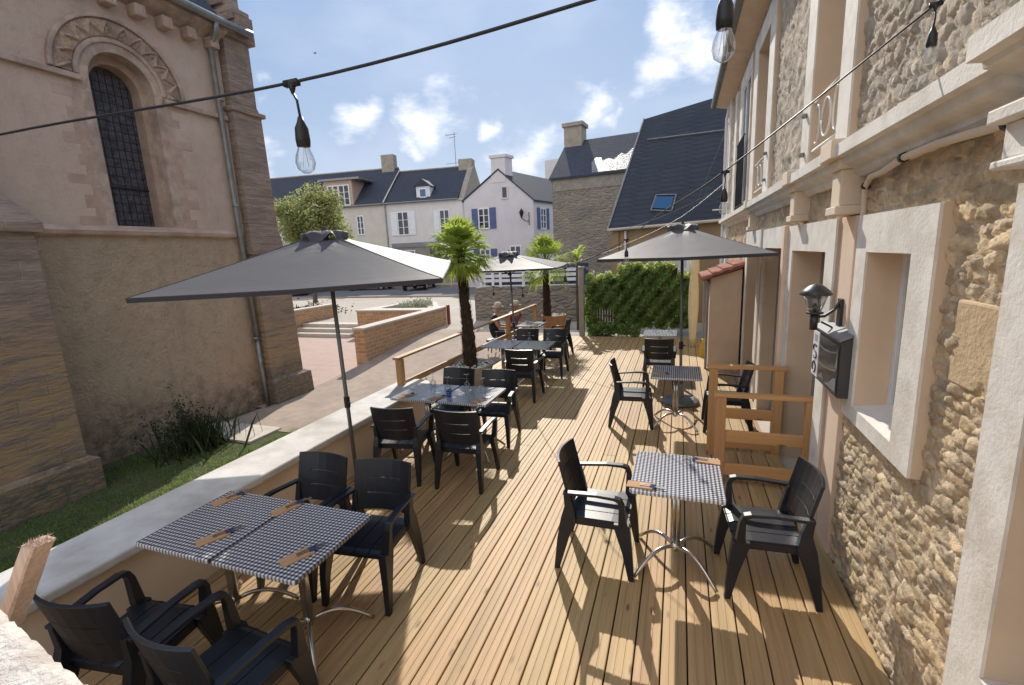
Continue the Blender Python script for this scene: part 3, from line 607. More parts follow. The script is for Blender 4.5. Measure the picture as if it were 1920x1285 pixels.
# ------------------------------------------------------------------ wall lamp and menu box
t = thing('wall_lantern', 'black wall lantern with domed cap on a curved arm above the menu box', 'lamp', (1.0, 4.0, 1.9))
lx, ly = .955, 4.0
m = MB(); m.lathe((lx, ly, 2.005), [(.0, .080), (.02, .075), (.05, .06), (.085, .03), (.108, 0), (.105, -.006), (.0, 0.0)], 24); m.build('lamp_cap', 'dark_paint', t, smooth=True)
m = MB(); m.lathe((lx, ly, 1.875), [(.042, 0), (.052, .03), (.08, .125), (.078, .125), (.040, .004)], 20); m.build('lamp_glass', 'clear_glass', t, smooth=True)
m = MB(); m.lathe((lx, ly, 1.86), [(0, 0), (.055, 0), (.06, .012), (0, .014)], 16); m.lathe((lx, ly, 1.74), [(.0, 0), (.026, 0), (.028, .12), (0, .12)], 14); m.lathe((lx, ly, 1.87), [(0, 0), (.012, 0), (.018, .05), (0, .07)], 10); m.build('lamp_body', 'dark_paint', t, smooth=True)
m = MB(); m.tube([(lx+.02, ly, 1.835), (1.02, 4.0, 1.84), (1.08, 4.0, 1.89), (1.11, 4.0, 1.95)], .011, 8); m.tube([(1.0, 4.0, 1.80), (1.07, 4.0, 1.76), (1.11, 4.0, 1.70)], .008, 6); m.box((1.105, 3.96, 1.66), (1.13, 4.04, 1.97)); m.build('arm', 'dark_paint', t, bevel=.003)
t = thing('menu_box', 'dark grey display case with a white lettered strip, fixed to the stone building', 'display case', (1.05, 3.95, 1.5))
bx = 1.035; yn, yf = 3.62, 4.28; zb, zt_ = 1.325, 1.715
m = MB(); m.prism([(bx, yn, zb), (1.125, yn, zb), (1.125, yn, zt_+.045), (bx, yn, zt_)], (0, yf-yn, 0)); m.build('case', 'case_grey', t, bevel=.005)
m = MB(); m.prism([(bx-.012, yn-.01, zt_+.002), (1.12, yn-.01, zt_+.049), (1.12, yn-.01, zt_+.06), (bx-.012, yn-.01, zt_+.014)], (0, yf-yn+.02, 0)); m.build('lid', 'case_lid', t)
m = MB(); m.box((bx-.006, yn+.02, zb+.02), (bx-.001, 4.10, zt_-.03)); ps = m.build('poster', 'poster', t)
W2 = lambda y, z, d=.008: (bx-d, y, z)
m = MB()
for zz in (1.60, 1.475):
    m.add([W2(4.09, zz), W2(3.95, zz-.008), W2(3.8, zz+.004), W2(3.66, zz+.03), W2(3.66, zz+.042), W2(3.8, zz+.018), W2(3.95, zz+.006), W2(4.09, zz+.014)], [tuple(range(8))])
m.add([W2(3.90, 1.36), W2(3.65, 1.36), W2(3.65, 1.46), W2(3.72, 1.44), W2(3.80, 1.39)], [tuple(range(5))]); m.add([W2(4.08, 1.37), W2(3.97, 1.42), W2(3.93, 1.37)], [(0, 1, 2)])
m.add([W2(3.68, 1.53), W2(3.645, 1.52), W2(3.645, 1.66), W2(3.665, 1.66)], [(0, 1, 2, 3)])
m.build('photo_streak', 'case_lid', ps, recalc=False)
m = MB(); m.box((bx-.009, 4.11, zb+.02), (bx-.002, 4.265, zt_-.02)); st_ = m.build('strip', 'white_trim', t)
m = MB()
def stroke(pts, w=.006): m.tube([W2(4.188-q[0], q[1], .011) for q in pts], w, 5)
stroke([(.045*math.cos(x), 1.565+.028*math.sin(x)) for x in np.linspace(.5, 4.0, 12)]+[(.0, 1.54)]+[(.045*math.cos(x), 1.512+.028*math.sin(x)) for x in np.linspace(1.3, -2.4, 12)])
stroke([(.045*math.cos(x), 1.415+.042*math.sin(x)) for x in np.linspace(0, 6.28, 22)])
for k in range(4): stroke([(-.04, 1.625+k*.014), (.04, 1.625+k*.014)], .002)
m.build('lettering', 'dark_metal', st_)

# ------------------------------------------------------------------ church
CX = -8.2
CH = thing('church', 'old stone and render church side with arched leaded window, carved arch and stepped buttresses', 'church', (CX, 5, -.5))
gc, gr, gs = 5.44, .60, 5.20   # recess centre, radius, springing
def arch_out(c, r, zs, z0, n=24): return [(c-r, z0)]+[(c+r*math.cos(a), zs+r*math.sin(a)) for a in np.linspace(math.pi, 0, n)]+[(c+r, z0)]
def wall_with_arch(m, x, y0, y1, z0, z1, c, r, zs, zb, n=24):
    m.quad((x, y0, z0), (x, y1, z0), (x, y1, zb), (x, y0, zb))
    m.quad((x, y0, zb), (x, c-r, zb), (x, c-r, z1), (x, y0, z1)); m.quad((x, c+r, zb), (x, y1, zb), (x, y1, z1), (x, c+r, z1))
    A = [(c+r*math.cos(a), zs+r*math.sin(a)) for a in np.linspace(math.pi, 0, n)]
    for p, q in zip(A, A[1:]): m.quad((x, p[0], p[1]), (x, q[0], q[1]), (x, q[0], z1), (x, p[0], z1))
m = MB(); wall_with_arch(m, CX, -6, 7.25, 3.05, 6.6, gc, gr, gs, 3.08); m.build('wall', 'church_render', CH, recalc=False)
m = MB(); m.quad((CX, -6, -.6), (CX, 7.25, -.6), (CX, 7.25, 3.05), (CX, -6, 3.05)); m.build('lower_wall', 'church_render_low', CH, recalc=False)
m = MB(); m.box((-16, -6, -.6), (CX-1.0, 7.75, 6.7)); m.box((CX-1.0, 6.6, -.6), (CX-.02, 7.75, 6.7)); m.box((CX-1, -6, -.6), (CX-.02, 4.2, 6.7)); m.box((CX-1, 4.2, -.6), (CX-.02, 6.6, 3.0)); m.build('core_wall', 'church_stone', CH)
def ring(x0, x1, c, r0, r1, zs, zb, mat, name, par, bev=0, n=28, legs=True):
    m = MB(); O = arch_out(c, r1, zs, zb, n) if legs else arch_out(c, r1, zs, zs, n)[1:-1]; I = arch_out(c, r0, zs, zb, n) if legs else arch_out(c, r0, zs, zs, n)[1:-1]
    lps = [[(x1, o[0], o[1]), (x0, o[0], o[1]), (x0, i[0], i[1]), (x1, i[0], i[1])] for o, i in zip(O, I)]
    m.loft(lps); return m.build(name, mat, par, bevel=bev)
ring(CX-.0, CX-.26, gc, .46, .60, gs, 3.08, 'church_trim', 'window_order', CH)     # stepped recess
win = ring(CX-.22, CX-.5, gc+.02, .36, .48, gs-.02, 3.08, 'old_quoin', 'window_reveal', CH)
ring(CX+.03, CX-.02, gc, .585, .655, gs, 5.18, 'church_trim', 'roll_moulding', CH, .015, legs=False)
m = MB(); A = arch_out(gc+.02, .36, gs-.02, 3.08, 24); m.add([(CX-.42, y, z) for y, z in A], [tuple(range(len(A)))]); gl = m.build('stained_glass', 'stained_glass', win)
m = MB()
for z in (3.7,): m.box((CX-.42, gc-.34, z), (CX-.40, gc+.38, z+.03))
for z in np.arange(3.2, 5.5, .14): m.box((CX-.42, gc-.33, z), (CX-.413, gc+.37, z+.006))
for k in range(-3, 4): m.box((CX-.42, gc+.02+k*.1, 3.1), (CX-.413, gc+.026+k*.1, 5.2+.3*(1-(k/4)**2)))
m.build('leading', 'iron', win)
m = MB(); m.prism([(CX-.5, 0, 3.0), (CX+.05, 0, 2.98), (CX+.05, 0, 3.04), (CX-.5, 0, 3.13)], (0, 1.0, 0)); m.v = [(x, y+4.92, z) for x, y, z in m.v]; m.build('window_sill', 'church_trim', CH)
# carved archivolt
m = MB(); na, nr = 420, 16; r0, r1 = .66, .90
for i in range(na+1):
    th = math.pi*(1-i/na)
    for j in range(nr+1):
        f = j/nr; r_ = r0+(r1-r0)*f
        ph = th*r_*0+th*16
        tr_ = abs(((th*22/math.pi) % 2)-1); zig = max(0, 1-abs(f-(.18+.62*tr_))/.17); lf = max(0, math.sin(th*22+math.pi/2*0+2.2*f))*math.sin(math.pi*f); h = .055*min(1, zig*1.6)+.035*lf*(zig < .1)+.012*rng.random()
        if f in (0., 1.): h = -.01
        m.v.append((CX+.02+h, gc+r_*math.cos(th), gs+r_*math.sin(th)))
for i in range(na):
    for j in range(nr): k = i*(nr+1)+j; m.f.append((k, k+1, k+nr+2, k+nr+1))
m.build('carved_arch', 'church_trim', CH, recalc=False)
ring(CX+.07, CX-.02, gc, .90, .96, gs, 5.18, 'church_trim', 'hood_moulding', CH, .015, legs=False)
m = MB(); m.box((CX, -6, 5.10), (CX+.07, gc-.60, 5.18)); m.box((CX, gc+.60, 5.10), (CX+.07, 7.2, 5.18)); m.build('impost_course', 'church_trim', CH, bevel=.012)
m = MB(); m.prism([(CX, -6, 2.90), (CX+.07, -6, 2.94), (CX+.09, -6, 3.0), (CX, -6, 3.07)], (0, 13, 0)); m.build('string_course', 'old_quoin', CH, bevel=.006)
# quoins & colonnettes round the window
for s_ in (-1, 1):
    m = MB(); z = 3.08; k = 0
    while z < 5.05:
        h = .15*rng.uniform(.75, 1.25); L = .16 if k % 2 else .32
        m.box((CX-.004, gc+s_*.60, z), (CX+.002+.003*rng.random(), gc+s_*(.60+L*rng.uniform(.6, 1.25)), min(z+h-.006, 5.09))); z += h; k += 1
    m.build('quoin_strip', 'old_quoin', CH, bevel=.004)
m = MB()
for s_ in (-1, 1):
    m.tube([(CX-.05, gc+s_*.545, 3.08), (CX-.05, gc+s_*.545, 5.0)], .045, 10); m.lathe((CX-.05, gc+s_*.545, 5.0), [(.045, 0), (.06, .03), (.085, .16), (.09, .19), (0, .19)], 10)
m.build('colonnette', 'church_trim', CH, smooth=True)
# buttresses
def butt(name, stages, label=None):
    m = MB()
    for st in stages:
        lp = []
        for (z, xf, y0, y1) in st: lp.append([(CX-.3, y0, z), (xf, y0, z), (xf, y1, z), (CX-.3, y1, z)])
        m.loft(lp)
    return m.build(name, 'church_stone', CH, bevel=.01)
butt('buttress', [[(-.6, -7.86, 7.13, 8.22), (-.02, -7.86, 7.13, 8.18), (.03, -7.96, 7.18, 8.08)], [(.0, -7.97, 7.20, 8.06), (2.68, -8.0, 7.20, 8.02), (3.22, -8.03, 7.24, 7.92)], [(2.60, -7.95, 7.16, 8.10), (2.70, -7.95, 7.16, 8.10)], [(3.2, -8.02, 7.22, 7.92), (5.32, -8.02, 7.23, 7.88), (5.5, -8.06, 7.26, 7.82)], [(5.28, -7.97, 7.18, 7.95), (5.36, -7.97, 7.18, 7.95)], [(5.45, -8.04, 7.26, 7.82), (6.62, -8.04, 7.26, 7.82)], [(6.60, -7.96, 7.20, 7.92), (6.80, -7.96, 7.20, 7.92), (6.98, -8.1, 7.26, 7.82)]])
butt('buttress', [[(-.6, -7.28, 1.2, 3.66), (-.05, -7.28, 1.2, 3.66), (.0, -7.38, 1.2, 3.58)], [(0, -7.38, 1.2, 3.57), (2.92, -7.42, 1.2, 3.57)], [(2.9, -7.34, 1.2, 3.64), (3.02, -7.34, 1.2, 3.64), (3.52, -7.86, 1.2, 3.42)], [(3.4, -7.88, 1.2, 3.38), (7, -7.92, 1.2, 3.34)]])
# cornice with corbels, gutter, roof
m = MB(); m.prism([(CX, -6, 6.45), (CX+.1, -6, 6.5), (CX+.22, -6, 6.56), (CX+.3, -6, 6.6), (CX+.3, -6, 6.68), (CX, -6, 6.68)], (0, 13.25, 0)); m.build('cornice', 'church_trim', CH)
for y in np.arange(3.6, 7.1, .42):
    m = MB(); m.box((CX, y, 6.28), (CX+.2, y+.17, 6.46)); m.lathe((CX+.14, y+.085, 6.27), [(0, 0), (.07, .03), (.075, .1), (.05, .18), (0, .19)], 8); m.build('corbel', 'old_quoin', CH, bevel=.02)
m = MB(); m.tube([(CX+.36, -6, 6.70), (CX+.36, 7.1, 6.70), (CX+.37, 7.72, 6.73)], .07, 10); m.build('gutter', 'zinc', CH, smooth=True)
m = MB(); m.prism([(CX+.32, -6, 6.72), (-12.1, -6, 11.8), (-16.4, -6, 6.72)], (0, 13.2, 0)); m.build('roof', 'slate', CH)
m = MB(); m.prism([(CX+.40, 7.45, 6.7), (CX+.40, 7.45, 6.98), (CX+.2, 7.45, 7.05), (CX+.05, 7.45, 7.4), (-12.1, 7.45, 12.3), (-16.6, 7.45, 6.9), (-16.6, 7.45, 6.6)], (0, .3, 0)); m.build('gable_coping', 'church_stone', CH)
m = MB()
for z in np.arange(6.9, 8.6, .30): m.box((CX+.30-(z-6.9)*.75, 7.40, z), (CX-.7-(z-6.9)*.75, 7.80, z+.22))
m.build('stepped_gable', 'church_stone', CH, bevel=.02)
m = MB(); m.tube([(CX+.36, 6.98, 6.66), (CX+.30, 7.0, 6.5), (CX+.09, 7.02, 6.32), (CX+.09, 7.05, 3.4), (CX+.10, 7.08, .9)], .05, 10); m.tube([(CX+.10, 7.08, .9), (CX+.12, 7.07, .2), (CX+.16, 7.06, -.5)], .042, 10)
for z in (5.4, 3.5, 1.75, .9): m.tube([(CX+.095, 7.055, z), (CX+.095, 7.055, z+.05)], .062, 10)
m.build('downpipe', 'zinc', CH, smooth=True)

# shrub at the church foot
t = thing('dark_shrub', 'dark straggly shrub growing against the foot of the church wall', 'shrub', (-7.3, 4.9, -.5))
m = MB(); l = MB()
for k in range(70):
    a = rng.uniform(0, 6.28); r_ = abs(rng.normal(0, .28)); b0 = Vector((-7.35+r_*.4*math.cos(a), 4.85+r_*math.sin(a), -.5)); h = rng.uniform(.35, .95)*(1-.5*min(1, r_)); tip = b0+Vector((rng.normal(0, .12), rng.normal(0, .2), h))
    if k == 0: tip = b0+Vector((.05, -.1, 1.2))
    m.tube([b0, b0.lerp(tip, .5)+Vector((rng.normal(0, .03), rng.normal(0, .03), .03)), tip], [.006, .004, .002], 4)
    for q in range(26):
        f = rng.uniform(.15, 1.03); c = b0.lerp(tip, f)+Vector(rng.normal(0, .045, 3)); s_ = rng.uniform(.015, .04); d = Vector(rng.normal(0, 1, 3)).normalized(); e = d.cross(Vector(rng.normal(0, 1, 3))).normalized()
        l.add([c-d*s_, c+e*s_*.4, c+d*s_, c-e*s_*.4], [(0, 1, 2, 3)])
m.build('stem', 'bark', t); l.build('foliage', 'shrub_leaf', t, recalc=False)
bl = MB()
for k in range(240):
    a = rng.uniform(0, 6.28); r_ = abs(rng.normal(0, .35)); b0 = Vector((-7.15+r_*.6*math.cos(a), 5.0+r_*1.1*math.sin(a), -.5)); tip = b0+Vector((rng.normal(0, .14), rng.normal(0, .16), rng.uniform(.25, .62))); e_ = Vector(rng.normal(0, .007, 3)); md = b0.lerp(tip, .6)+Vector((0, 0, .04)); bl.add([b0-e_, b0+e_, md+e_, tip, md-e_], [(0, 1, 2, 3, 4)])
bl.build('blades', 'shrub_leaf', t, recalc=False)
t = thing('green_weed', 'small bright green weed at the rounded end of the white capped wall', 'plant', (-3.75, 6.05, -.4)); l = MB()
for k in range(90):
    b0 = Vector((-3.72+rng.normal(0, .06), 6.05+rng.normal(0, .07), -.1)); tip = b0+Vector((rng.normal(0, .07), rng.normal(0, .07), rng.uniform(.3, .72))); e = Vector(rng.normal(0, .02, 3))
    l.add([b0, b0.lerp(tip, .6)+e, tip, b0.lerp(tip, .6)-e], [(0, 1, 2, 3)])
l.build('foliage', 'ivy_tip', t, recalc=False)

# ------------------------------------------------------------------ chairs
def make_chair():
    t = thing('armchair', 'x', 'chair', local=True, group='black resin armchairs at the terrace tables')
    rect = lambda c, hx, hy: [(c[0]-hx, c[1]-hy, c[2]), (c[0]+hx, c[1]-hy, c[2]), (c[0]+hx, c[1]+hy, c[2]), (c[0]-hx, c[1]+hy, c[2])]
    m = MB(); m.box((-.225, -.19, .375), (.225, .215, .425))
    for k in range(4):
        x = -.222+k*.1125; m.loft([[(x, y, .425), (x+.107, y, .425), (x+.107, y, z), (x, y, z)] for y, z in ((-.20, .438), (.12, .440), (.20, .437), (.242, .420))])
    m.build('seat', 'black_resin', t, bevel=.004)
    m = MB(); cols = [-.235, -.19, -.14, 0, .14, .19, .235]; cols = sorted(set(cols+[-.07, .07])); rows = [.49, .55, .612, .617, .67, .724, .729, .79, .845, .868]
    def bp(x, z): return (x, -.205-(z-.44)*.24+.05*(x/.235)**2, z+(.012*(1-(x/.235)**2) if z > .87 else 0))
    nx = len(cols); m.v = [bp(x, z) for z in rows for x in cols]
    for i in range(len(rows)-1):
        for j in range(nx-1):
            if rows[i] in (.612, .724) and -.15 < (cols[j]+cols[j+1])/2 < .15: continue
            m.f.append((i*nx+j, i*nx+j+1, (i+1)*nx+j+1, (i+1)*nx+j))
    b = m.build('backrest', 'black_resin', t, recalc=False, smooth=False); sd = b.modifiers.new('s', 'SOLIDIFY'); sd.thickness = .02; sd.offset = 0; bv = b.modifiers.new('b', 'BEVEL'); bv.width = .004; bv.segments = 2; bv.limit_method = 'ANGLE'
    for s in (-1, 1):
        m = MB(); m.loft([rect((s*.248, .268, 0), .018, .020), rect((s*.243, .238, .22), .024, .036), rect((s*.230, .20, .40), .030, .056), rect((s*.230, .195, .436), .030, .056)]); m.build('leg', 'black_resin', t, bevel=.005)
        m = MB(); m.loft([rect((s*.248, -.290, 0), .018, .020), rect((s*.238, -.240, .25), .025, .042), rect((s*.224, -.195, .42), .030, .058), rect((s*.222, -.19, .52), .024, .034), rect((s*.228, -.21, .64), .018, .022)]); m.build('leg', 'black_resin', t, bevel=.005)
        m = MB()
        L = lambda p, a, b: [Vector(p)+Vector(a)*i+Vector(b)*j for i, j in ((-1, -1), (1, -1), (1, 1), (-1, 1))]
        X = (.025, 0, 0)
        m.loft([L((s*.248, -.225, .635), X, (0, 0, .010)), L((s*.262, .02, .655), X, (0, 0, .010)), L((s*.268, .15, .652), X, (0, .002, .012)), L((s*.268, .185, .640), X, (0, .012, .012)), L((s*.264, .20, .60), (.024, 0, 0), (0, .019, .002)), L((s*.245, .205, .43), (.028, 0, 0), (0, .030, 0))])
        m.build('armrest', 'black_resin', t, bevel=.004)
    return t
chair0 = make_chair()
D = math.pi
chairs = [
 (-2.76, 1.38, R(8), 'black armchair nearest the parapet wall at the near checked table, seen from behind'),
 (-2.06, 1.36, R(-4), 'black armchair in the near corner with its back to us, right of its twin'),
 (-2.68, 2.54, D, 'black armchair against the parapet on the far side of the near double table'),
 (-2.10, 2.56, D+R(6), 'black armchair on the far side of the near double table, on its deck side'),
 (-2.86, 4.22, R(10), 'black armchair seen from behind by the wall at the middle set table'),
 (-2.12, 4.28, R(3), 'black armchair seen from behind at the middle set table, further from the wall'),
 (-2.84, 5.38, D, 'black armchair behind the middle set table, in front of the palm pot'),
 (-2.24, 5.40, D+R(4), 'black armchair behind the middle set table on the open deck side'),
 (-2.42, 7.22, 0, 'black armchair with its back to us in front of the blue glinting table'),
 (-2.90, 8.72, D, 'black armchair behind the blue glinting table, next to the wooden railing'),
 (-2.33, 8.72, D, 'black armchair behind the blue glinting table, on its open deck side'),
 (-.55, 3.37, -D/2, 'black armchair on the open side of the small table nearest the window, facing the building'),
 (.61, 3.40, D/2+R(4), 'black armchair against the stone building at the small table nearest the window'),
 (-.58, 6.40, -D/2+R(3), 'black armchair side on at the small table beside the parasol base, facing the building'),
 (.62, 6.48, D/2, 'black armchair half hidden behind the wooden gate rails'),
 (-.30, 8.42, 0, 'black armchair seen from behind at the farthest small table near the hedge'),
 (-2.62, 10.4, D/2, 'black armchair by the far pale table next to the second palm'),
]
for i, (x, y, rz, lb) in enumerate(chairs):
    if i == 0: chair0.location = (x, y, 0); chair0.rotation_euler = (0, 0, rz); chair0['label'] = lb
    else: copy_thing(chair0, (x, y, 0), rz, lb)

# ------------------------------------------------------------------ tables
def make_table():
    t = thing('bistro_table', 'x', 'table', local=True, group='checked top bistro tables on the terrace')
    m = MB(); hx, hy = .312, .34; rr = .02
    ol = []
    for cx_, cy_, a0 in ((hx-rr, hy-rr, 0), (-hx+rr, hy-rr, D/2), (-hx+rr, -hy+rr, D), (hx-rr, -hy+rr, 1.5*D)): ol += [(cx_+rr*math.cos(a0+k*D/8), cy_+rr*math.sin(a0+k*D/8)) for k in range(5)]
    m.prism([(x, y, .715) for x, y in ol], (0, 0, .028)); m.build('tabletop', 'gingham', t, bevel=.006)
    m = MB(); m.lathe((-.016, 0, .15), [(.0, 0), (.02, 0), (.02, .555), (0, .555)], 14); m.lathe((.016, 0, .15), [(.0, 0), (.02, 0), (.02, .555), (0, .555)], 14); m.lathe((0, 0, .66), [(0, 0), (.03, 0), (.09, .05), (0, .055)], 12); m.build('pedestal', 'alu', t, smooth=True)
    m = MB(); m.lathe((0, 0, .115), [(0, 0), (.028, 0), (.032, .02), (.032, .06), (0, .065)], 16); m.build('hub', 'alu', t, smooth=True)
    for sx in (-1, 1):
        for sy in (-1, 1):
            m = MB(); pth = []
            for k in range(13):
                f = k/12; r_ = .02+.37*f; z = .145+.055*math.sin(D*f*.9)*(1-f*.3)-.145*f**1.8; pth.append((sx*r_*.72+sy*.0, sy*r_*.69, max(z, .013)))
            m.tube(pth, .0145, 8); m.build('leg', 'alu', t, smooth=True)
    return t
tab0 = make_table()
tables = [
 (-2.83, 1.99, R(0), 'checked bistro table in shade against the parapet wall, half of the near double table'),
 (-2.19, 1.99, R(0), 'checked bistro table on the deck side of the near double table'),
 (-2.96, 4.93, 0, 'glass laid checked table against the wall, half of the middle double table'),
 (-2.32, 4.93, 0, 'glass laid checked table on the deck side of the middle double table'),
 (-3.10, 8.02, 0, 'table glinting blue beside the wooden railing and the palm trunk'),
 (-2.46, 8.02, 0, 'table glinting blue on the open deck side of its pair'),
 (.015, 3.42, 0, 'checked single table nearest the window of the stone building'),
 (-.01, 6.44, 0, 'checked single table in front of the round parasol base'),
 (-.33, 9.45, 0, 'pale single table with two upturned glasses before the hedge'),
 (-3.28, 10.4, 0, 'farthest pale table beside the second palm and the railing end'),
]
for i, (x, y, rz, lb) in enumerate(tables):
    if i == 0: tab0.location = (x, y, 0); tab0['label'] = lb
    else: copy_thing(tab0, (x, y, 0), rz, lb)
# pouches
def make_pouch():
    t = thing('cutlery_pouch', 'x', 'cutlery pouch', local=True, group='kraft paper cutlery pouches')
    m = MB(); m.add([(-.045, -.11, 0), (.045, -.11, 0), (.045, .07, 0), (-.045, .07, 0), (-.044, -.109, .005), (.044, -.109, .005), (.044, .069, .012), (-.044, .069, .012)], [(0,3,2,1),(4,5,6,7),(0,1,5,4),(1,2,6,5),(2,3,7,6),(3,0,4,7)]); m.build('sleeve', 'kraft', t)
    m = MB(); m.add([(-.028, .045, .010), (.03, .045, .010), (.032, .09, .016), (.01, .10, .012), (-.01, .088, .02), (-.03, .095, .010), (0, .06, .022)], [(0, 1, 6), (1, 2, 6), (2, 3, 6), (3, 4, 6), (4, 5, 6), (5, 0, 6)]); m.build('napkin', 'navy_cloth', t, recalc=False)
    m = MB(); m.box((-.012, -.02, .012), (-.004, .13, .015)); m.box((.008, -.02, .012), (.016, .135, .015)); m.box((.004, .12, .012), (.02, .155, .015)); m.build('cutlery', 'alu', t)
    return t
p0 = make_pouch(); ZT = .744
pou = [(-3.03, 2.22, R(-20), 'kraft cutlery pouch at the wall end of the near double table, far side'), (-2.50, 2.24, R(-22), 'kraft cutlery pouch in the middle of the near double table, far side'),
       (-2.68, 1.84, R(-28), 'kraft cutlery pouch on the near edge of the double table, toward the wall'), (-2.02, 1.84, R(-28), 'kraft cutlery pouch at the near deck side corner of the double table'),
       (-.21, 3.16, -D/2-R(4), 'kraft cutlery pouch on the open edge of the small table nearest the window'), (.22, 3.68, D/2-R(3), 'kraft cutlery pouch on the far corner of the small table nearest the window'),
       (-.2, 6.3, -D/2, 'cutlery pouch on the single table in front of the parasol base'),
       (-3.1, 4.72, R(-30), 'cutlery pouch on the middle double table near the wall'), (-2.68, 4.72, R(-30), 'cutlery pouch at the seam of the middle double table'), (-2.14, 4.72, R(-30), 'cutlery pouch on the deck side corner of the middle double table')]
for i, (x, y, rz, lb) in enumerate(pou):
    if i == 0: p0.location = (x, y, ZT); p0.rotation_euler = (0, 0, rz); p0['label'] = lb
    else:
        c = copy_thing(p0, (x, y, ZT), rz, lb)
# upturned wine glasses
def make_glass():
    t = thing('wine_glass', 'x', 'wine glass', local=True, group='upturned wine glasses on the laid tables')
    m = MB(); m.lathe((0, 0, 0), [(.032, 0), (.040, .03), (.036, .065), (.015, .09), (.006, .10)], 14); m.build('bowl', 'clear_glass', t, smooth=True)
    m = MB(); m.lathe((0, 0, .10), [(.005, 0), (.004, .06), (.007, .075), (.034, .082), (.034, .086), (0, .086)], 14); m.build('stem', 'clear_glass', t, smooth=True)
    return t
g0 = make_glass()
gls = [(-2.98, 5.15, 'upturned wine glass near the wall on the middle double table'), (-2.68, 4.98, 'upturned wine glass at the seam of the middle double table'), (-2.22, 5.02, 'upturned wine glass on the deck side of the middle double table'), (-2.50, 5.16, 'upturned wine glass at the back edge of the middle double table'),
       (-2.95, 8.2, 'upturned wine glass on the blue glinting table by the railing'), (-2.62, 8.2, 'upturned wine glass in the middle of the blue glinting tables'), (-2.25, 8.15, 'upturned wine glass on the open side of the blue glinting tables'), (-3.3, 8.25, 'upturned wine glass beside the palm trunk on the blue glinting table'),
       (-.46, 9.62, 'upturned wine glass standing left on the pale table before the hedge'), (-.17, 9.62, 'upturned wine glass standing right on the pale table before the hedge'),
       (-3.4, 10.55, 'upturned wine glass on the farthest table, railing side'), (-3.1, 10.3, 'upturned wine glass on the farthest table, palm side')]
for i, (x, y, lb) in enumerate(gls):
    if i == 0: g0.location = (x, y, ZT); g0['label'] = lb
    else: copy_thing(g0, (x, y, ZT), 0, lb)
m = MB(); m.lathe((-2.56, 4.78, ZT), [(0, 0), (.03, 0), (.036, .09), (.034, .09), (.028, .006), (0, .006)], 16)
glass('blue_glass', (.35, .6, .9), .7); MATS['blue_glass']
tag(m.build('tumbler', 'blue_glass', smooth=True), 'pale blue glass tumbler among the cutlery on the middle double table', 'glass')

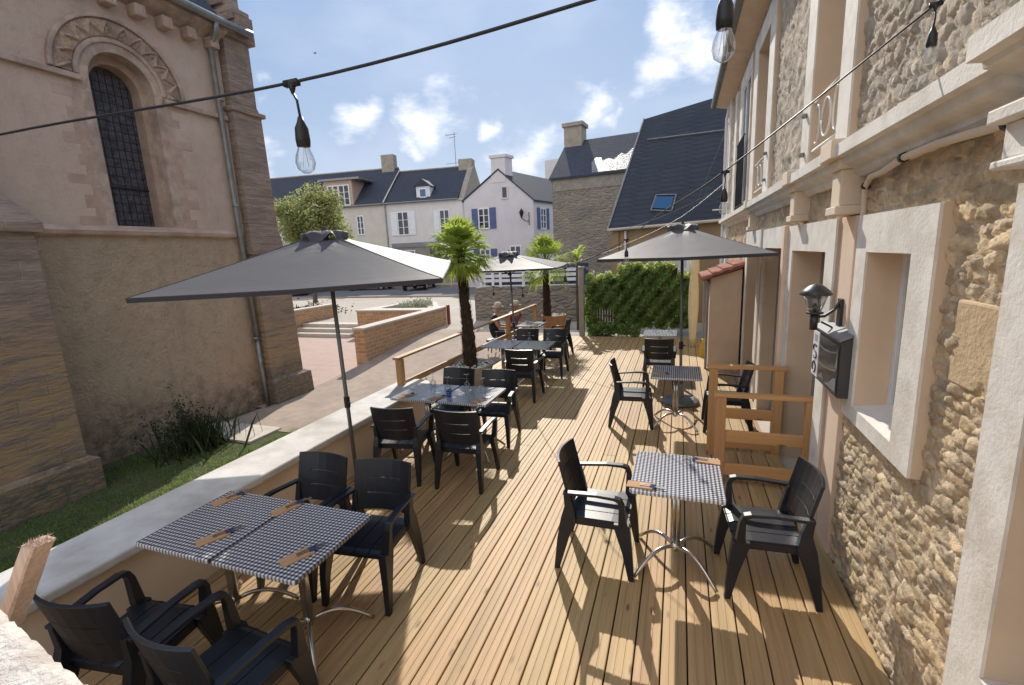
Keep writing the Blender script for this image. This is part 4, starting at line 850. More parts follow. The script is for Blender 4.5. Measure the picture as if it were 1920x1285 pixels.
# ------------------------------------------------------------------ parasols
def parasol(loc, pole, hx, hy, ze, za, rz, label, base=True, tilt=(0, 0), ruff=.075, joint=True):
    t = thing('parasol', label, 'parasol', (pole[0], pole[1], 0), group='square grey market parasols')
    cx_, cy_ = loc; c, s = math.cos(rz), math.sin(rz)
    W_ = lambda x, y, z: (cx_+x*c-y*s-tilt[0]*(z-ze), cy_+x*s+y*c-tilt[1]*(z-ze), z+tilt[0]*(x*c-y*s)+tilt[1]*(x*s+y*c))
    def H(x, y, off=0):
        f = max(abs(x)/hx, abs(y)/hy); g_ = min(abs(x)/hx, abs(y)/hy); d = 1-g_/max(f, 1e-4)
        z = ze+(za-ze)*(1-f)**1.06
        z -= .014*d*f + .007*math.sin(11*math.atan2(y, x))*math.exp(-((f-.2)/.16)**2)
        return z+off
    m = MB(); n = 26; idx = {}
    for i in range(n+1):
        for j in range(n+1):
            x = -hx+2*hx*i/n; y = -hy+2*hy*j/n; m.v.append(W_(x, y, H(x, y)))
    for i in range(n):
        for j in range(n):
            if abs(i+.5-n/2) < 1.6 and abs(j+.5-n/2) < 1.6: continue
            k = i*(n+1)+j
            q = (k, k+1, k+n+2, k+n+1)
            if (i-n/2+.5)*(j-n/2+.5) > 0: m.f += [(q[0], q[1], q[2]), (q[0], q[2], q[3])]
            else: m.f += [(q[0], q[1], q[3]), (q[1], q[2], q[3])]
    # valance hem
    rim = [(-hx+2*hx*i/n, -hy) for i in range(n)]+[(hx, -hy+2*hy*i/n) for i in range(n)]+[(hx-2*hx*i/n, hy) for i in range(n)]+[(-hx, hy-2*hy*i/n) for i in range(n)]
    k0 = len(m.v)
    for x, y in rim: m.v.append(W_(x*1.002, y*1.002, H(x, y))); m.v.append(W_(x*.998, y*.998, H(x, y)-.035))
    L_ = len(rim)
    for i in range(L_): j = (i+1) % L_; m.f.append((k0+2*i, k0+2*j, k0+2*j+1, k0+2*i+1))
    cp = m.build('canopy', 'canopy', t, recalc=False); sd = cp.modifiers.new('s', 'SOLIDIFY'); sd.thickness = .004
    m = MB()
    for sx_, sy_ in ((1, 1), (-1, 1), (-1, -1), (1, -1)): m.tube([W_(sx_*hx*f, sy_*hy*f, H(sx_*hx*f, sy_*hy*f)+.003) for f in np.linspace(.14, .995, 12)], .0045, 5)
    m.build('seam', 'dark_paint', t)
    # vent: dark gap ring and ruffled top cloth
    m = MB(); zt = za-(za-ze)*.10; nn = 40; rv = .17
    lp = []
    for f, zz in ((1.25, .004), (1.0, .026), (.75, .045), (.4, .062), (.05, .075)):
        lp.append([W_(rv*f*math.copysign(abs(math.cos(a))**.6, math.cos(a)), rv*f*math.copysign(abs(math.sin(a))**.6, math.sin(a)), zt+zz+(ruff*.5*math.sin(a*7+f*3)*f if f > .5 else 0)) for a in np.linspace(0, 2*D, nn, endpoint=False)])
    m.loft(lp, cap=False); m.build('vent_cap', 'canopy', t, recalc=False, smooth=True)
    m = MB(); m.lathe(W_(0, 0, za-.06), [(.0, 0), (.03, 0), (.035, .05), (.02, .11), (.008, .13), (0, .13)], 12); m.build('finial', 'dark_metal', t)
    top = Vector(W_(0, 0, za-.03))
    m = MB(); base_ = Vector((pole[0], pole[1], .05)); m.tube([base_, top], .021, 12); m.build('pole', 'grey_metal', t, smooth=True)
    if joint:
        jp = base_.lerp(top, .33); m = MB(); m.tube([jp-Vector((0, 0, .06)), jp+Vector((0, 0, .06))], .031, 12); m.tube([jp, jp+Vector((.06, -.03, 0))], .012, 6); m.build('pole_collar', 'dark_metal', t)
    for k in range(8):
        a = [(1, 0), (1, 1), (0, 1), (-1, 1), (-1, 0), (-1, -1), (0, -1), (1, -1)][k]; m = MB()
        e = (a[0]*hx*.985, a[1]*hy*.985); p1 = Vector(W_(e[0], e[1], H(e[0], e[1])-.018)); m.tube([top-Vector((0, 0, .02)), p1], .008, 5)
        md = Vector(W_(e[0]*.5, e[1]*.5, H(e[0]*.5, e[1]*.5)-.02)); m.tube([top-Vector((0, 0, .42)), md], .006, 5); m.build('rib', 'grey_metal', t)
    m = MB(); m.lathe((top.x, top.y, top.z-.45), [(0, 0), (.04, 0), (.045, .05), (0, .06)], 12); m.build('hub', 'dark_metal', t)
    if base:
        m = MB(); m.lathe((pole[0], pole[1], .002), [(0, 0), (.27, 0), (.28, .02), (.27, .05), (.20, .075), (.04, .09), (.035, .30), (0, .30)], 32); m.build('base', 'grey_metal', t, smooth=False, bevel=.004)
    return t
parasol((-3.40, 3.97), (-3.30, 3.90), 1.2, 1.2, 2.262, 2.68, .437, 'large dark grey parasol leaning over the white capped wall beside the church', base=False, tilt=(-.006, .05))
parasol((.03, 7.45), (.06, 7.42), 1.04, 1.27, 2.27, 2.68, 0, 'grey parasol close to the stone building, standing on a round metal base')
parasol((-3.50, 9.72), (-3.45, 9.75), 1.16, .80, 2.10, 2.40, R(4), 'grey parasol far down the deck between the two palms', tilt=(0, .03))

# ------------------------------------------------------------------ wooden railings
t = thing('wooden_railing', 'long pine railing with a flat top rail along the open edge of the deck', 'railing', (-3.75, 9, 0))
def railpart(a, b, w_, h_, name, mat, par):
    a, b = Vector(a), Vector(b); u = (b-a).normalized(); n_ = Vector((-u.y, u.x, 0)).normalized(); m = MB(); m.obox((a+b)/2, u, n_, u.cross(n_), (b-a).length, w_, h_); return m.build(name, mat, par, bevel=.005)
railpart((-3.76, 5.5, 1.0), (-3.74, 7.74, 1.0), .095, .035, 'top_rail', 'rail_wood', t); railpart((-3.74, 7.80, 1.0), (-3.66, 12.1, 1.0), .095, .035, 'top_rail', 'rail_wood', t)
railpart((-3.75, 5.62, .60), (-3.73, 7.64, .58), .035, .09, 'lower_rail', 'rail_wood', t); railpart((-3.74, 7.76, .56), (-3.66, 12.0, .52), .035, .09, 'lower_rail', 'rail_wood', t)
for y in (5.58, 7.70, 9.95, 12.02):
    m = MB(); m.box((-3.79+(y-5.6)*.014, y-.045, -.3), (-3.70+(y-5.6)*.014, y+.045, .98)); m.build('post', 'post_wood', t, bevel=.004)
def gate(y, x0, x1, ztop, label, dark):
    t = thing('wooden_barrier', label, 'railing', ((x0+x1)/2, y, 0), group='short pine barriers either side of the doorway step')
    railpart((x0-.05, y, ztop-.015), (x1+.06, y, ztop-.015), .10, .035, 'top_rail', 'rail_wood_x', t)
    for x in (x0+.02, x1-.02):
        m = MB(); m.box((x-.045, y-.045, 0), (x+.045, y+.045, ztop-.034)); m.build('post', 'post_wood', t, bevel=.004)
    railpart((x0+.065, y-.02, .52), (x1-.065, y-.02, .52), .035, .12, 'middle_rail', 'rail_wood_x', t); railpart((x0+.065, y-.02, .17), (x1-.065, y-.02, .17), .035, .12, 'lower_rail', 'rail_wood_x', t)
gate(4.85, .40, 1.21, .955, 'nearer honey coloured pine barrier standing out from the wall under the menu box', 0)
gate(5.55, .37, 1.06, 1.07, 'farther shaded pine barrier beyond the doorway step', 1)
m = MB()
for k in range(4): m.box((.50+k*.145, 4.93, .0), (.50+k*.145+.138, 5.46, .10))
tag(m.build('door_step', 'deck_wood', bevel=.004), 'low boarded wooden step between the two pine barriers', 'step')

# ------------------------------------------------------------------ palms
def palm(loc, z0, z1, lean, rad, lab, nf, mat, potr, poth, potmat, dark=False, potz=0):
    t = thing('palm_tree', lab, 'palm', (loc[0], loc[1], z0))
    m = MB(); n = 22; lps = []
    for k in range(n+1):
        f = k/n; r_ = (.12-.062*f)*(1+.10*math.sin(k*2.4)); c = (loc[0]+lean[0]*f+.012*math.sin(f*6), loc[1]+lean[1]*f, z0+(z1-z0)*f)
        lps.append([(c[0]+r_*(1+rng.normal(0, .09))*math.cos(2*D*j/14), c[1]+r_*(1+rng.normal(0, .09))*math.sin(2*D*j/14), c[2]) for j in range(14)])
    m.loft(lps)
    for k in range(1100):
        f = rng.random(); a = rng.uniform(0, 2*D); c = Vector((loc[0]+lean[0]*f, loc[1]+lean[1]*f, z0+(z1-z0)*f)); d = Vector((math.cos(a), math.sin(a), 0)); e = Vector((-d.y, d.x, 0))*.012
        b_ = c+d*(.115-.058*f); tp = c+d*(rng.uniform(.13, .175)-.062*f)+Vector((0, 0, rng.uniform(.03, .09))); m.add([b_-e, b_+e, tp], [(0, 1, 2)])
    m.build('trunk', 'trunk', t)
    cr = Vector((loc[0]+lean[0], loc[1]+lean[1], z1)); l = MB(); st = MB()
    for k in range(nf):
        a = k*2.39996+rng.uniform(-.2, .2); el = R(94-145*((k+.5)/nf)**1.15+rng.uniform(-8, 8)); Lp = rad*rng.uniform(.5, .85)
        d = Vector((math.cos(a)*math.cos(el), math.sin(a)*math.cos(el), math.sin(el))); c0 = cr+Vector((0, 0, .0)); c1 = c0+d*Lp; st.tube([c0, c0.lerp(c1, .5)+Vector((0, 0, .02)), c1], [.012, .008, .006], 4)
        side = d.cross(Vector((0, 0, 1))); side = side.normalized() if side.length > .1 else Vector((1, 0, 0)); upv = side.cross(d).normalized()
        nb_ = 22
        for q in range(nb_):
            an = R(-80+160*q/(nb_-1)); bd = (d*math.cos(an)+side*math.sin(an)+upv*.12).normalized(); Lb = rad*rng.uniform(.55, .85)*(1-.35*abs(an)/1.9); wv = bd.cross(upv).normalized()*.012
            mid = c1+bd*Lb*.55; tip = c1+bd*Lb+Vector((0, 0, -Lb*rng.uniform(.12, .5))); l.add([c1, mid+wv, tip, mid-wv], [(0, 1, 2, 3)])
    st.build('petiole', mat, t); l.build('crown', mat, t, recalc=False)
    return t
palm((-3.37, 7.15), .5, 2.42, (-.06, 0), .47, 'palm with a shaggy trunk and green fan leaves in the bowl pot before the parasol', 78, 'palm_leaf', 0, 0, '')
palm((-3.40, 12.3), .5, 2.02, (.0, 0), .66, 'second palm with a dark trunk at the far end of the railing', 44, 'palm_leaf', 0, 0, '')
def pot(name, c, prof, mat, lab):
    t = thing(name, lab, 'plant pot', (c[0], c[1], 0)); m = MB(); m.lathe((c[0], c[1], 0), prof, 32); m.build('bowl', mat, t, smooth=False, bevel=.004)
    m = MB(); rt = prof[-2][0]*.97; zt = prof[-1][1]+.03; m.lathe((c[0], c[1], zt-.05), [(0, 0), (rt, 0), (rt, .04), (0, .05)], 20); m.build('soil', 'soil', t)
    m = MB()
    for k in range(150):
        a = rng.uniform(0, 2*D); r_ = rt*math.sqrt(rng.random())*.97; s_ = rng.uniform(.014, .03); cc = (c[0]+r_*math.cos(a), c[1]+r_*math.sin(a), zt+rng.uniform(0, .02))
        m.lathe(cc, [(0, -s_*.4), (s_*.8, -s_*.2), (s_, .1*s_), (s_*.6, s_*.5), (0, s_*.6)], 7)
    o = m.build('pebbles', 'pebble', t, smooth=True); o['kind'] = 'stuff'
    return t
pot('palm_pot', (-3.37, 7.15), [(0, 0), (.20, 0), (.22, .02), (.33, .30), (.385, .50), (.40, .56), (.38, .56), (.36, .50), (0, .50)], 'pot_grey', 'wide grey bowl pot with white pebbles under the first palm')
pot('palm_pot', (-3.25, 12.45), [(0, 0), (.22, 0), (.24, .02), (.30, .35), (.33, .64), (.34, .68), (.32, .68), (.31, .62), (0, .62)], 'pot_tan', 'tan tapered pot with white pebbles under the second palm')

t = thing('broad_leaf_plant', 'plant with long broad arching green leaves behind the second palm', 'plant', (-2.95, 14.3, 0)); m = MB(); m.tube([(-2.95, 14.3, -.05), (-2.97, 14.3, 1.2), (-2.95, 14.3, 2.2)], [.05, .04, .03], 7); m.build('stem', 'bark', t); l = MB()
for k in range(46):
    a = rng.uniform(0, 2*D); c = Vector((-2.95, 14.3, rng.uniform(1.9, 2.35))); d = Vector((math.cos(a), math.sin(a), 0)); L_ = rng.uniform(.35, .65); up_ = rng.uniform(.15, .4); e = Vector((-d.y, d.x, 0))*.045
    P1 = c+d*L_*.5+Vector((0, 0, up_*.6)); P2 = c+d*L_+Vector((0, 0, up_*.5)); l.add([c, P1-e, P1+e], [(0, 1, 2)]); l.add([P1-e, P2, P1+e], [(0, 1, 2)])
l.build('foliage', 'palm_leaf', t, recalc=False)
# ------------------------------------------------------------------ foliage helpers
def leafquad(l, c, nrm, s_):
    nrm = nrm.normalized(); a = nrm.cross(Vector(rng.normal(0, 1, 3))); 
    if a.length < .01: a = Vector((1, 0, 0))
    a.normalize(); b = nrm.cross(a); l.add([c-a*s_*.9, c-a*s_*.1+b*s_*.65, c+a*s_, c-a*s_*.1-b*s_*.65], [(0, 1, 2, 3)])
# ivy hedge
t = thing('ivy_hedge', 'dense green ivy hedge closing the far end of the deck, taller toward the parasol pole', 'hedge', (-1.1, 13.5, 0))
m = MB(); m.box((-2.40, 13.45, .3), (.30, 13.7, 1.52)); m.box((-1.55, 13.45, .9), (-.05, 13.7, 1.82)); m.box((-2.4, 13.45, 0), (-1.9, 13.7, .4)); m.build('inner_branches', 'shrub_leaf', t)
l = MB(); tp = MB()
def htop(x): return (1.60 if x < -1.62 else (1.88 if x < -.08 else 1.56))+.04*math.sin(x*9)+.035*math.sin(x*23+1)
for k in range(15000):
    x = rng.uniform(-2.52, .42); zt = htop(x)+rng.normal(0, .03); z = rng.uniform(.18, zt)
    if -2.2 < x < -1.7 and z < .75 and z > .28 and rng.random() < .93: continue
    y = 13.40+.09*math.sin(x*7+z*5)+.07*math.sin(x*17-z*13)+rng.normal(0, .035); bulge = .08*math.sin(D*(z/zt)); c = Vector((x, y-bulge, z)); nr = Vector((rng.normal(0, .6), -1, rng.normal(.45, .5)))
    (tp if (zt-z < .09 and rng.random() < .7) else l)  # pick layer
    leafquad(tp if zt-z < .07 else l, c, nr, rng.uniform(.022, .062))
for k in range(2600):
    x = rng.uniform(-2.5, .4); zt = htop(x); c = Vector((x, rng.uniform(13.35, 13.8), zt+rng.uniform(-.04, .10))); leafquad(tp, c, Vector((rng.normal(0, .6), rng.normal(-.2, .6), 1)), rng.uniform(.03, .055))
for k in range(2500):
    x = rng.uniform(-2.45, -1.0); leafquad(l, Vector((x, 13.30+rng.normal(0, .10), rng.uniform(.02, .34)-.1*(x+1.8)**2)), Vector((rng.normal(0, .6), -1, .6)), rng.uniform(.03, .05))
l.build('foliage', 'ivy', t, recalc=False); tp.build('young_leaves', 'ivy_tip', t, recalc=False)
for (x, z, lb) in ((-2.30, 1.70, 'white bulb lamp over the low leftmost stretch of the ivy hedge'), (-1.95, 1.68, 'white bulb lamp over the low stretch of ivy just before it steps up'), (-1.55, 1.95, 'white bulb lamp at the left end of the tall ivy stretch'), (-1.25, 1.98, 'white bulb lamp in the middle of the tall ivy stretch'), (-.02, 1.70, 'white bulb lamp where the ivy drops beside the parasol pole'), (.15, 1.68, 'rightmost white bulb lamp over the ivy, nearest the cream post')):
    m = MB(); m.lathe((x, 13.45, z), [(0, 0), (.012, 0), (.014, .03), (.03, .06), (.028, .10), (0, .115)], 10)
    tag(m.build('garden_bulb', 'plate', smooth=True), lb, 'bulb', 'white bulb lamps along the ivy hedge')
m = MB(); m.box((-7.1, 16.9, -.08), (-3.1, 17.0, 1.95)); tag(m.build('gap_backing', 'navy_cloth'), 'dark navy sheet added behind the white board fence to darken its gaps', 'backdrop')  # added dark sheet standing in for the shaded houses behind the gaps
t = thing('picket_fence', 'low pale picket fence half buried under the ivy', 'fence', (-2.1, 13.6, 0)); m = MB()
for k in range(11): x = -2.45+k*.075; m.box((x, 13.42, .1), (x+.035, 13.44, .86))
m.build('picket', 'grey_board', t); m = MB(); m.box((-2.5, 13.441, .3), (-1.5, 13.46, .36)); m.box((-2.5, 13.441, .7), (-1.5, 13.46, .76)); m.build('rail', 'grey_board', t)
m = MB(); m.box((-2.68, 13.12, -.1), (-2.54, 13.26, 1.90)); m.box((-2.70, 13.10, 1.90), (-2.52, 13.28, 1.94)); tag(m.build('gate_post', 'gray_gate', bevel=.005), 'tall grey square gate post at the end of the ivy hedge', 'post')
m = MB(); m.box((.75, 13.3, 0), (.87, 13.42, 1.6)); tag(m.build('grey_post', 'gray_gate'), 'grey post in the shade behind the tiled porch', 'post')

# stone garden wall and white board fence
t = thing('garden_wall', 'dark rubble garden wall beyond the deck end carrying the white board fence', 'wall', (-5, 16.3, 0))
m = MB(); m.box((-7.3, 16.2, -.1), (-2.9, 16.55, 1.18)); m.build('masonry', 'far_rubble' if 'far_rubble' in MATS else 'far_stone', t)
t = thing('board_fence', 'white horizontal board fence on top of the dark garden wall', 'fence', (-5, 16.3, 1.18))
bd = MB()
for z in (1.20, 1.36, 1.53, 1.70): bd.box((-7.08, 16.30, z), (-3.26, 16.325, z+(.045 if z < 1.21 else .11)))
bd.build('board', 'white_trim', t)
for px in (-7.05, -6.55, -6.25, -5.35, -4.40, -3.30):
    m = MB(); m.box((px-.05, 16.27, 1.18), (px+.05, 16.30, 1.86)); m.build('post', 'white_trim', t)

# ------------------------------------------------------------------ brick court walls, steps, planter
def capwall(name, label, poly, z0, z1, cat='wall', capz=.06, mat='ramp_brick'):
    t = thing(name, label, cat, (poly[0][0], poly[0][1], z0)); m = MB(); m.prism([(x, y, z0) for x, y in poly], (0, 0, z1-capz-z0)); m.build('brickwork', mat, t)
    cx_ = sum(p[0] for p in poly)/len(poly); cy_ = sum(p[1] for p in poly)/len(poly)
    m = MB(); m.prism([(x+math.copysign(.03, x-cx_), y+math.copysign(.03, y-cy_), z1-capz) for x, y in poly], (0, 0, capz)); m.build('coping', 'stone_cap', t, bevel=.01)
    return t
capwall('brick_wall', 'long orange brick wall with pale coping running up beside the deck ramp', [(-8.28, 10.3), (-7.96, 10.32), (-8.02, 15.2), (-8.34, 15.2)], -.55, .60)
capwall('brick_wall', 'short orange brick wall with coping at the far side of the court steps', [(-15.2, 12.2), (-14.85, 12.2), (-14.7, 17.2), (-15.05, 17.2)], -.55, .50)
t = capwall('brick_planter', 'triangular orange brick planter with pale coping and grey leaved plants', [(-11.7, 14.85), (-8.38, 15.05), (-8.34, 15.4), (-9.9, 17.8), (-11.3, 17.3)], -.1, .50)
capp = [c for c in t.children if c.name.startswith('coping')][0]
m = MB(); m.prism([(-11.0, 15.5, .502), (-9.0, 15.6, .502), (-10.1, 17.3, .502), (-11.0, 17.0, .502)], (0, 0, .01)); m.build('soil', 'soil', t)
l = MB()
for k in range(1100):
    x = rng.normal(-9.75, .5); y = rng.normal(16.5, .4)
    if not (-11 < x < -8.9 and 15.5 < y < 17.4 and y < 17.6-(x+10)*1.6): continue
    leafquad(l, Vector((x, y, .5+abs(rng.normal(0, .10)))), Vector(rng.normal(0, 1, 3)), rng.uniform(.02, .06))
l.build('plants', 'flower', t, recalc=False)
m = MB(); m.box((-8.02, 15.22, -.2), (-7.94, 15.35, .64)); tag(m.build('red_post', 'red_metal'), 'dark red metal post at the end of the long brick wall', 'post')
t = thing('court_steps', 'three pale stone steps rising from the pink paved court', 'steps', (-13, 15, -.5))
for k in range(3):
    m = MB(); m.box((-14.7, 14.38+k*.38, -.5), (-11.75, 15.6, -.5+.135*(k+1))); m.build('step', 'stone_cap', t, bevel=.01)
t = thing('red_shrub_bed', 'low dark red leaved planting at the tree foot behind the short brick wall', 'shrub', (-17, 18, -.1)); l = MB()
PM('red_leaf', (.12, .05, .05), (.20, .09, .08), ns=8)
for k in range(900): leafquad(l, Vector((rng.normal(-16.8, .6), rng.normal(18.3, .5), -.05+abs(rng.normal(0, .2)))), Vector(rng.normal(0, 1, 3)), rng.uniform(.03, .08))
l.build('foliage', 'red_leaf', t, recalc=False)

# tree in the street
def tree(name, label, base, crown, rad, trunk_r, nleaf, mat, ls=(.05, .11)):
    t = thing(name, label, 'tree', base); m = MB(); b = Vector(base); c = Vector(crown)
    fk = b.lerp(c, .62); m.tube([b, b.lerp(fk, .5)+Vector((.05, 0, 0)), fk], [trunk_r, trunk_r*.8, trunk_r*.6], 9)
    cl_ = []
    for k in range(46):
        a = rng.uniform(0, 2*D); el = rng.uniform(-.9, 1.5); rr = rng.uniform(.3, .92); p = c+Vector((math.cos(a)*math.cos(el)*rad[0]*rr, math.sin(a)*math.cos(el)*rad[1]*rr, math.sin(el)*rad[2]*rr)); cl_.append((p, rng.uniform(.28, .5)*rad[2]))
        m.tube([fk, fk.lerp(p, .5)+Vector((0, 0, .1)), p], [trunk_r*.4, trunk_r*.2, .012], 5)
    m.build('trunk', 'bark', t); l = MB()
    for k in range(nleaf):
        p, r_ = cl_[rng.integers(len(cl_))]; d = Vector(rng.normal(0, 1, 3)).normalized(); q = p+d*r_*rng.random()**.35; leafquad(l, q, d+Vector(rng.normal(0, .6, 3)), rng.uniform(*ls))
    l.build('crown', mat, t, recalc=False); return t
tree('street_tree', 'round leafy green tree in front of the slate roofed terrace, beside the church buttress', (-21.3, 23.2, -.1), (-20.8, 23.2, 4.5), (2.6, 2.2, 2.0), .15, 24000, 'tree_leaf')

# ------------------------------------------------------------------ far houses
class Fac:
    def __init__(s, O, u): s.O = Vector((O[0], O[1], 0)); s.u = Vector((u[0], u[1], 0)).normalized(); s.n = Vector((-s.u.y, s.u.x, 0))
    def p(s, a, d, z): q = s.O+s.u*a+s.n*d; return (q.x, q.y, z)
def fbox(m, F, a0, a1, d0, d1, z0, z1):
    m.add([F.p(a, d, z) for z in (z0, z1) for a, d in ((a0, d0), (a1, d0), (a1, d1), (a0, d1))], [(0,3,2,1),(4,5,6,7),(0,1,5,4),(1,2,6,5),(2,3,7,6),(3,0,4,7)])
def hwin(F, par, a0, a1, z0, z1, d=0, shut=None, bars=True, panemat='window_pane', fm='white_trim', sw=.42, side='both'):
    m = MB(); w_ = .07
    fbox(m, F, a0-w_, a0+.03, d-.05, d+.05, z0-w_, z1+w_); fbox(m, F, a1-.03, a1+w_, d-.05, d+.05, z0-w_, z1+w_); fbox(m, F, a0+.03, a1-.03, d-.05, d+.05, z1-.03, z1+w_); fbox(m, F, a0+.03, a1-.03, d-.08, d+.05, z0-w_, z0+.03)
    if bars:
        c = (a0+a1)/2; fbox(m, F, c-.045, c+.045, d-.045, d+.03, z0+.03, z1-.03)
        for f in (.33, .66):
            zz = z0+(z1-z0)*f; fbox(m, F, a0+.03, c-.045, d-.04, d+.03, zz-.02, zz+.02); fbox(m, F, c+.045, a1-.03, d-.04, d+.03, zz-.02, zz+.02)
    fr = m.build('window', fm, par); m = MB(); fbox(m, F, a0, a1, d-.02, d-.012, z0, z1); m.build('pane', panemat, fr)
    if shut:
        for s_ in ((-1, 1) if side == 'both' else ((-1,) if side == 'l' else (1,))):
            m = MB(); x0 = a0-w_-.02-sw if s_ < 0 else a1+w_+.02; fbox(m, F, x0, x0+sw, d-.06, d-.015, z0-.05, z1+.05)
            for f in (.25, .75): zz = z0+(z1-z0)*f; fbox(m, F, x0+.02, x0+sw-.02, d-.08, d-.06, zz-.04, zz+.04)
            m.build('shutter', shut, par)
    return fr
F = Fac((-25.5, 38.2), (.991, .131))
h = thing('terraced_house', 'slate roofed terraced house with a wide flat dormer behind the tree', 'house', F.p(-8, 0, 0), group='houses across the street')
m = MB(); fbox(m, F, -24, -.3, 0, 8, -.2, 7.38); m.build('wall', 'facade_cream', h)
def roofpr(F, a0, a1, d0, d1, dr, ze, zr, mat, par, ov=.15):
    m = MB(); m.add([F.p(a, d, z) for a in (a0, a1) for d, z in ((d0-ov, ze), (dr, zr), (d1+ov, ze), (dr, zr-.18))], [(0, 1, 3), (1, 2, 3), (4, 7, 5), (5, 7, 6), (0, 4, 5, 1), (1, 5, 6, 2), (2, 6, 7, 3), (3, 7, 4, 0)]); return m.build('roof', mat, par)
rf = roofpr(F, -24, -.32, 0, 8, 4, 7.36, 11.15, 'slate', h)
m = MB(); m.tube([F.p(-24, -.22, 7.34), F.p(-.35, -.22, 7.34)], .07, 6); m.build('gutter', 'zinc', h)
m = MB(); m.tube([F.p(-24, 4, 11.17), F.p(-.35, 4, 11.17)], .08, 5); m.build('ridge', 'chimney_stone', rf)
m = MB(); fbox(m, F, -24, -.3, 3.9, 4.1, 7.3, 10.9); m.build('gable_wall', 'facade_cream', h)
m = MB(); fbox(m, F, -6.2, -3.3, -.02, 3.2, 7.4, 9.72); dm = m.build('dormer', 'brick_orange', h)
m = MB(); fbox(m, F, -6.6, -2.4, -.25, 3.6, 9.72, 9.9); m.build('dormer_roof', 'zinc', dm)
hwin(F, h, -5.75, -4.75, 7.5, 9.25, -.03); hwin(F, h, -4.65, -3.65, 7.5, 9.25, -.03)
hwin(F, h, -3.1, -2.5, 4.75, 6.4, 0); hwin(F, h, -8.5, -7.6, 4.6, 6.4, 0, 'white_trim'); hwin(F, h, -12.5, -11.6, 4.6, 6.4, 0, 'white_trim')
hwin(F, h, -7, -5.8, .8, 3.0, 0); hwin(F, h, -3.3, -2.3, .9, 3.0, 0)
m = MB(); fbox(m, F, -1.95, -.65, 3.6, 4.4, 10.2, 12.4); ch_ = m.build('chimney', 'chimney_stone', rf)
h = thing('terraced_house', 'white house with pale shutters, small dormer and grey shop band, next to the lilac house', 'house', F.p(3, 0, 0), group='houses across the street')
m = MB(); fbox(m, F, -.29, 7.25, -.01, 8, -.2, 7.36); m.build('wall', 'facade_white', h)
rf = roofpr(F, -.28, 6.9, 0, 8, 4, 7.36, 10.75, 'slate', h)
m = MB(); m.tube([F.p(-.25, -.22, 7.34), F.p(6.9, -.22, 7.34)], .07, 6); m.build('gutter', 'zinc', h)
m = MB(); m.tube([F.p(-.2, 4, 10.77), F.p(6.9, 4, 10.77)], .08, 5); m.build('ridge', 'chimney_stone', rf)
m = MB(); m.add([F.p(6.9, -.1, 7.2), F.p(7.4, -.1, 7.2), F.p(7.4, 4, 11.0), F.p(6.9, 4, 11.0), F.p(6.9, 8.1, 7.2), F.p(7.4, 8.1, 7.2), F.p(6.9, 4, 6), F.p(7.4, 4, 6)], [(0, 1, 2, 3), (3, 2, 5, 4), (0, 3, 6), (3, 4, 6), (1, 7, 2), (2, 7, 5), (0, 6, 7, 1), (6, 4, 5, 7)]); fbox(m, F, 6.0, 7.3, 3.5, 4.6, 9.8, 11.35); m.build('chimney', 'chimney_stone', h)
m = MB(); m.add([F.p(-.34, -.2, 7.45), F.p(-.2, -.2, 7.45), F.p(-.2, 4, 10.98), F.p(-.34, 4, 10.98)], [(0, 1, 2, 3)]); m.build('verge', 'stone_cap', h, recalc=False)
m = MB(); fbox(m, F, 2.85, 4.15, .35, 3, 7.6, 8.7); dm = m.build('dormer', 'white_trim', h)
m = MB(); m.add([F.p(2.65, .2, 8.7), F.p(4.35, .2, 8.7), F.p(3.5, .2, 9.35), F.p(2.65, 2.8, 8.7), F.p(4.35, 2.8, 8.7), F.p(3.5, 2.8, 9.35)], [(0, 1, 2), (3, 5, 4), (0, 2, 5, 3), (1, 4, 5, 2), (0, 3, 4, 1)]); m.build('dormer_roof', 'slate', dm)
hwin(F, h, 3.2, 3.8, 7.75, 8.45, .33, bars=False, panemat='sky_pane')
hwin(F, h, 1.0, 2.0, 4.5, 6.5, -.01, 'white_trim', sw=.6); hwin(F, h, 5.1, 5.95, 4.3, 6.45, -.01, 'white_trim', sw=.5, side='l')
m = MB(); fbox(m, F, .2, 6.9, -.12, .02, 3.35, 3.75); m.build('shop_band', 'grey_metal', h)
m = MB(); fbox(m, F, .2, 6.9, -.03, .02, -.1, 3.35); m.build('shopfront', 'far_stone', h)
hwin(F, h, 1.2, 2.4, 1.0, 3.0, -.06); hwin(F, h, 4.0, 5.6, .9, 3.05, -.06, fm='dark_paint')
m = MB(); m.tube([F.p(5.6, 4, 10.6), F.p(5.6, 4, 13.9)], .03, 5)
for dz, L in ((0, .9), (-.25, .5), (-2.6, 1.0)): m.tube([F.p(5.6-L, 4, 13.7+dz), F.p(5.6+L*.3, 4, 13.75+dz)], .02, 4)
for k in range(5): m.tube([F.p(4.8+k*.2, 3.7, 13.72), F.p(4.8+k*.2, 4.3, 13.72)], .012, 4)
m.build('antenna', 'grey_metal', h)
m = MB(); m.tube([F.p(-.15, -.1, 7.3), F.p(-.15, -.1, 0)], .06, 6); m.build('downpipe', 'zinc', h)
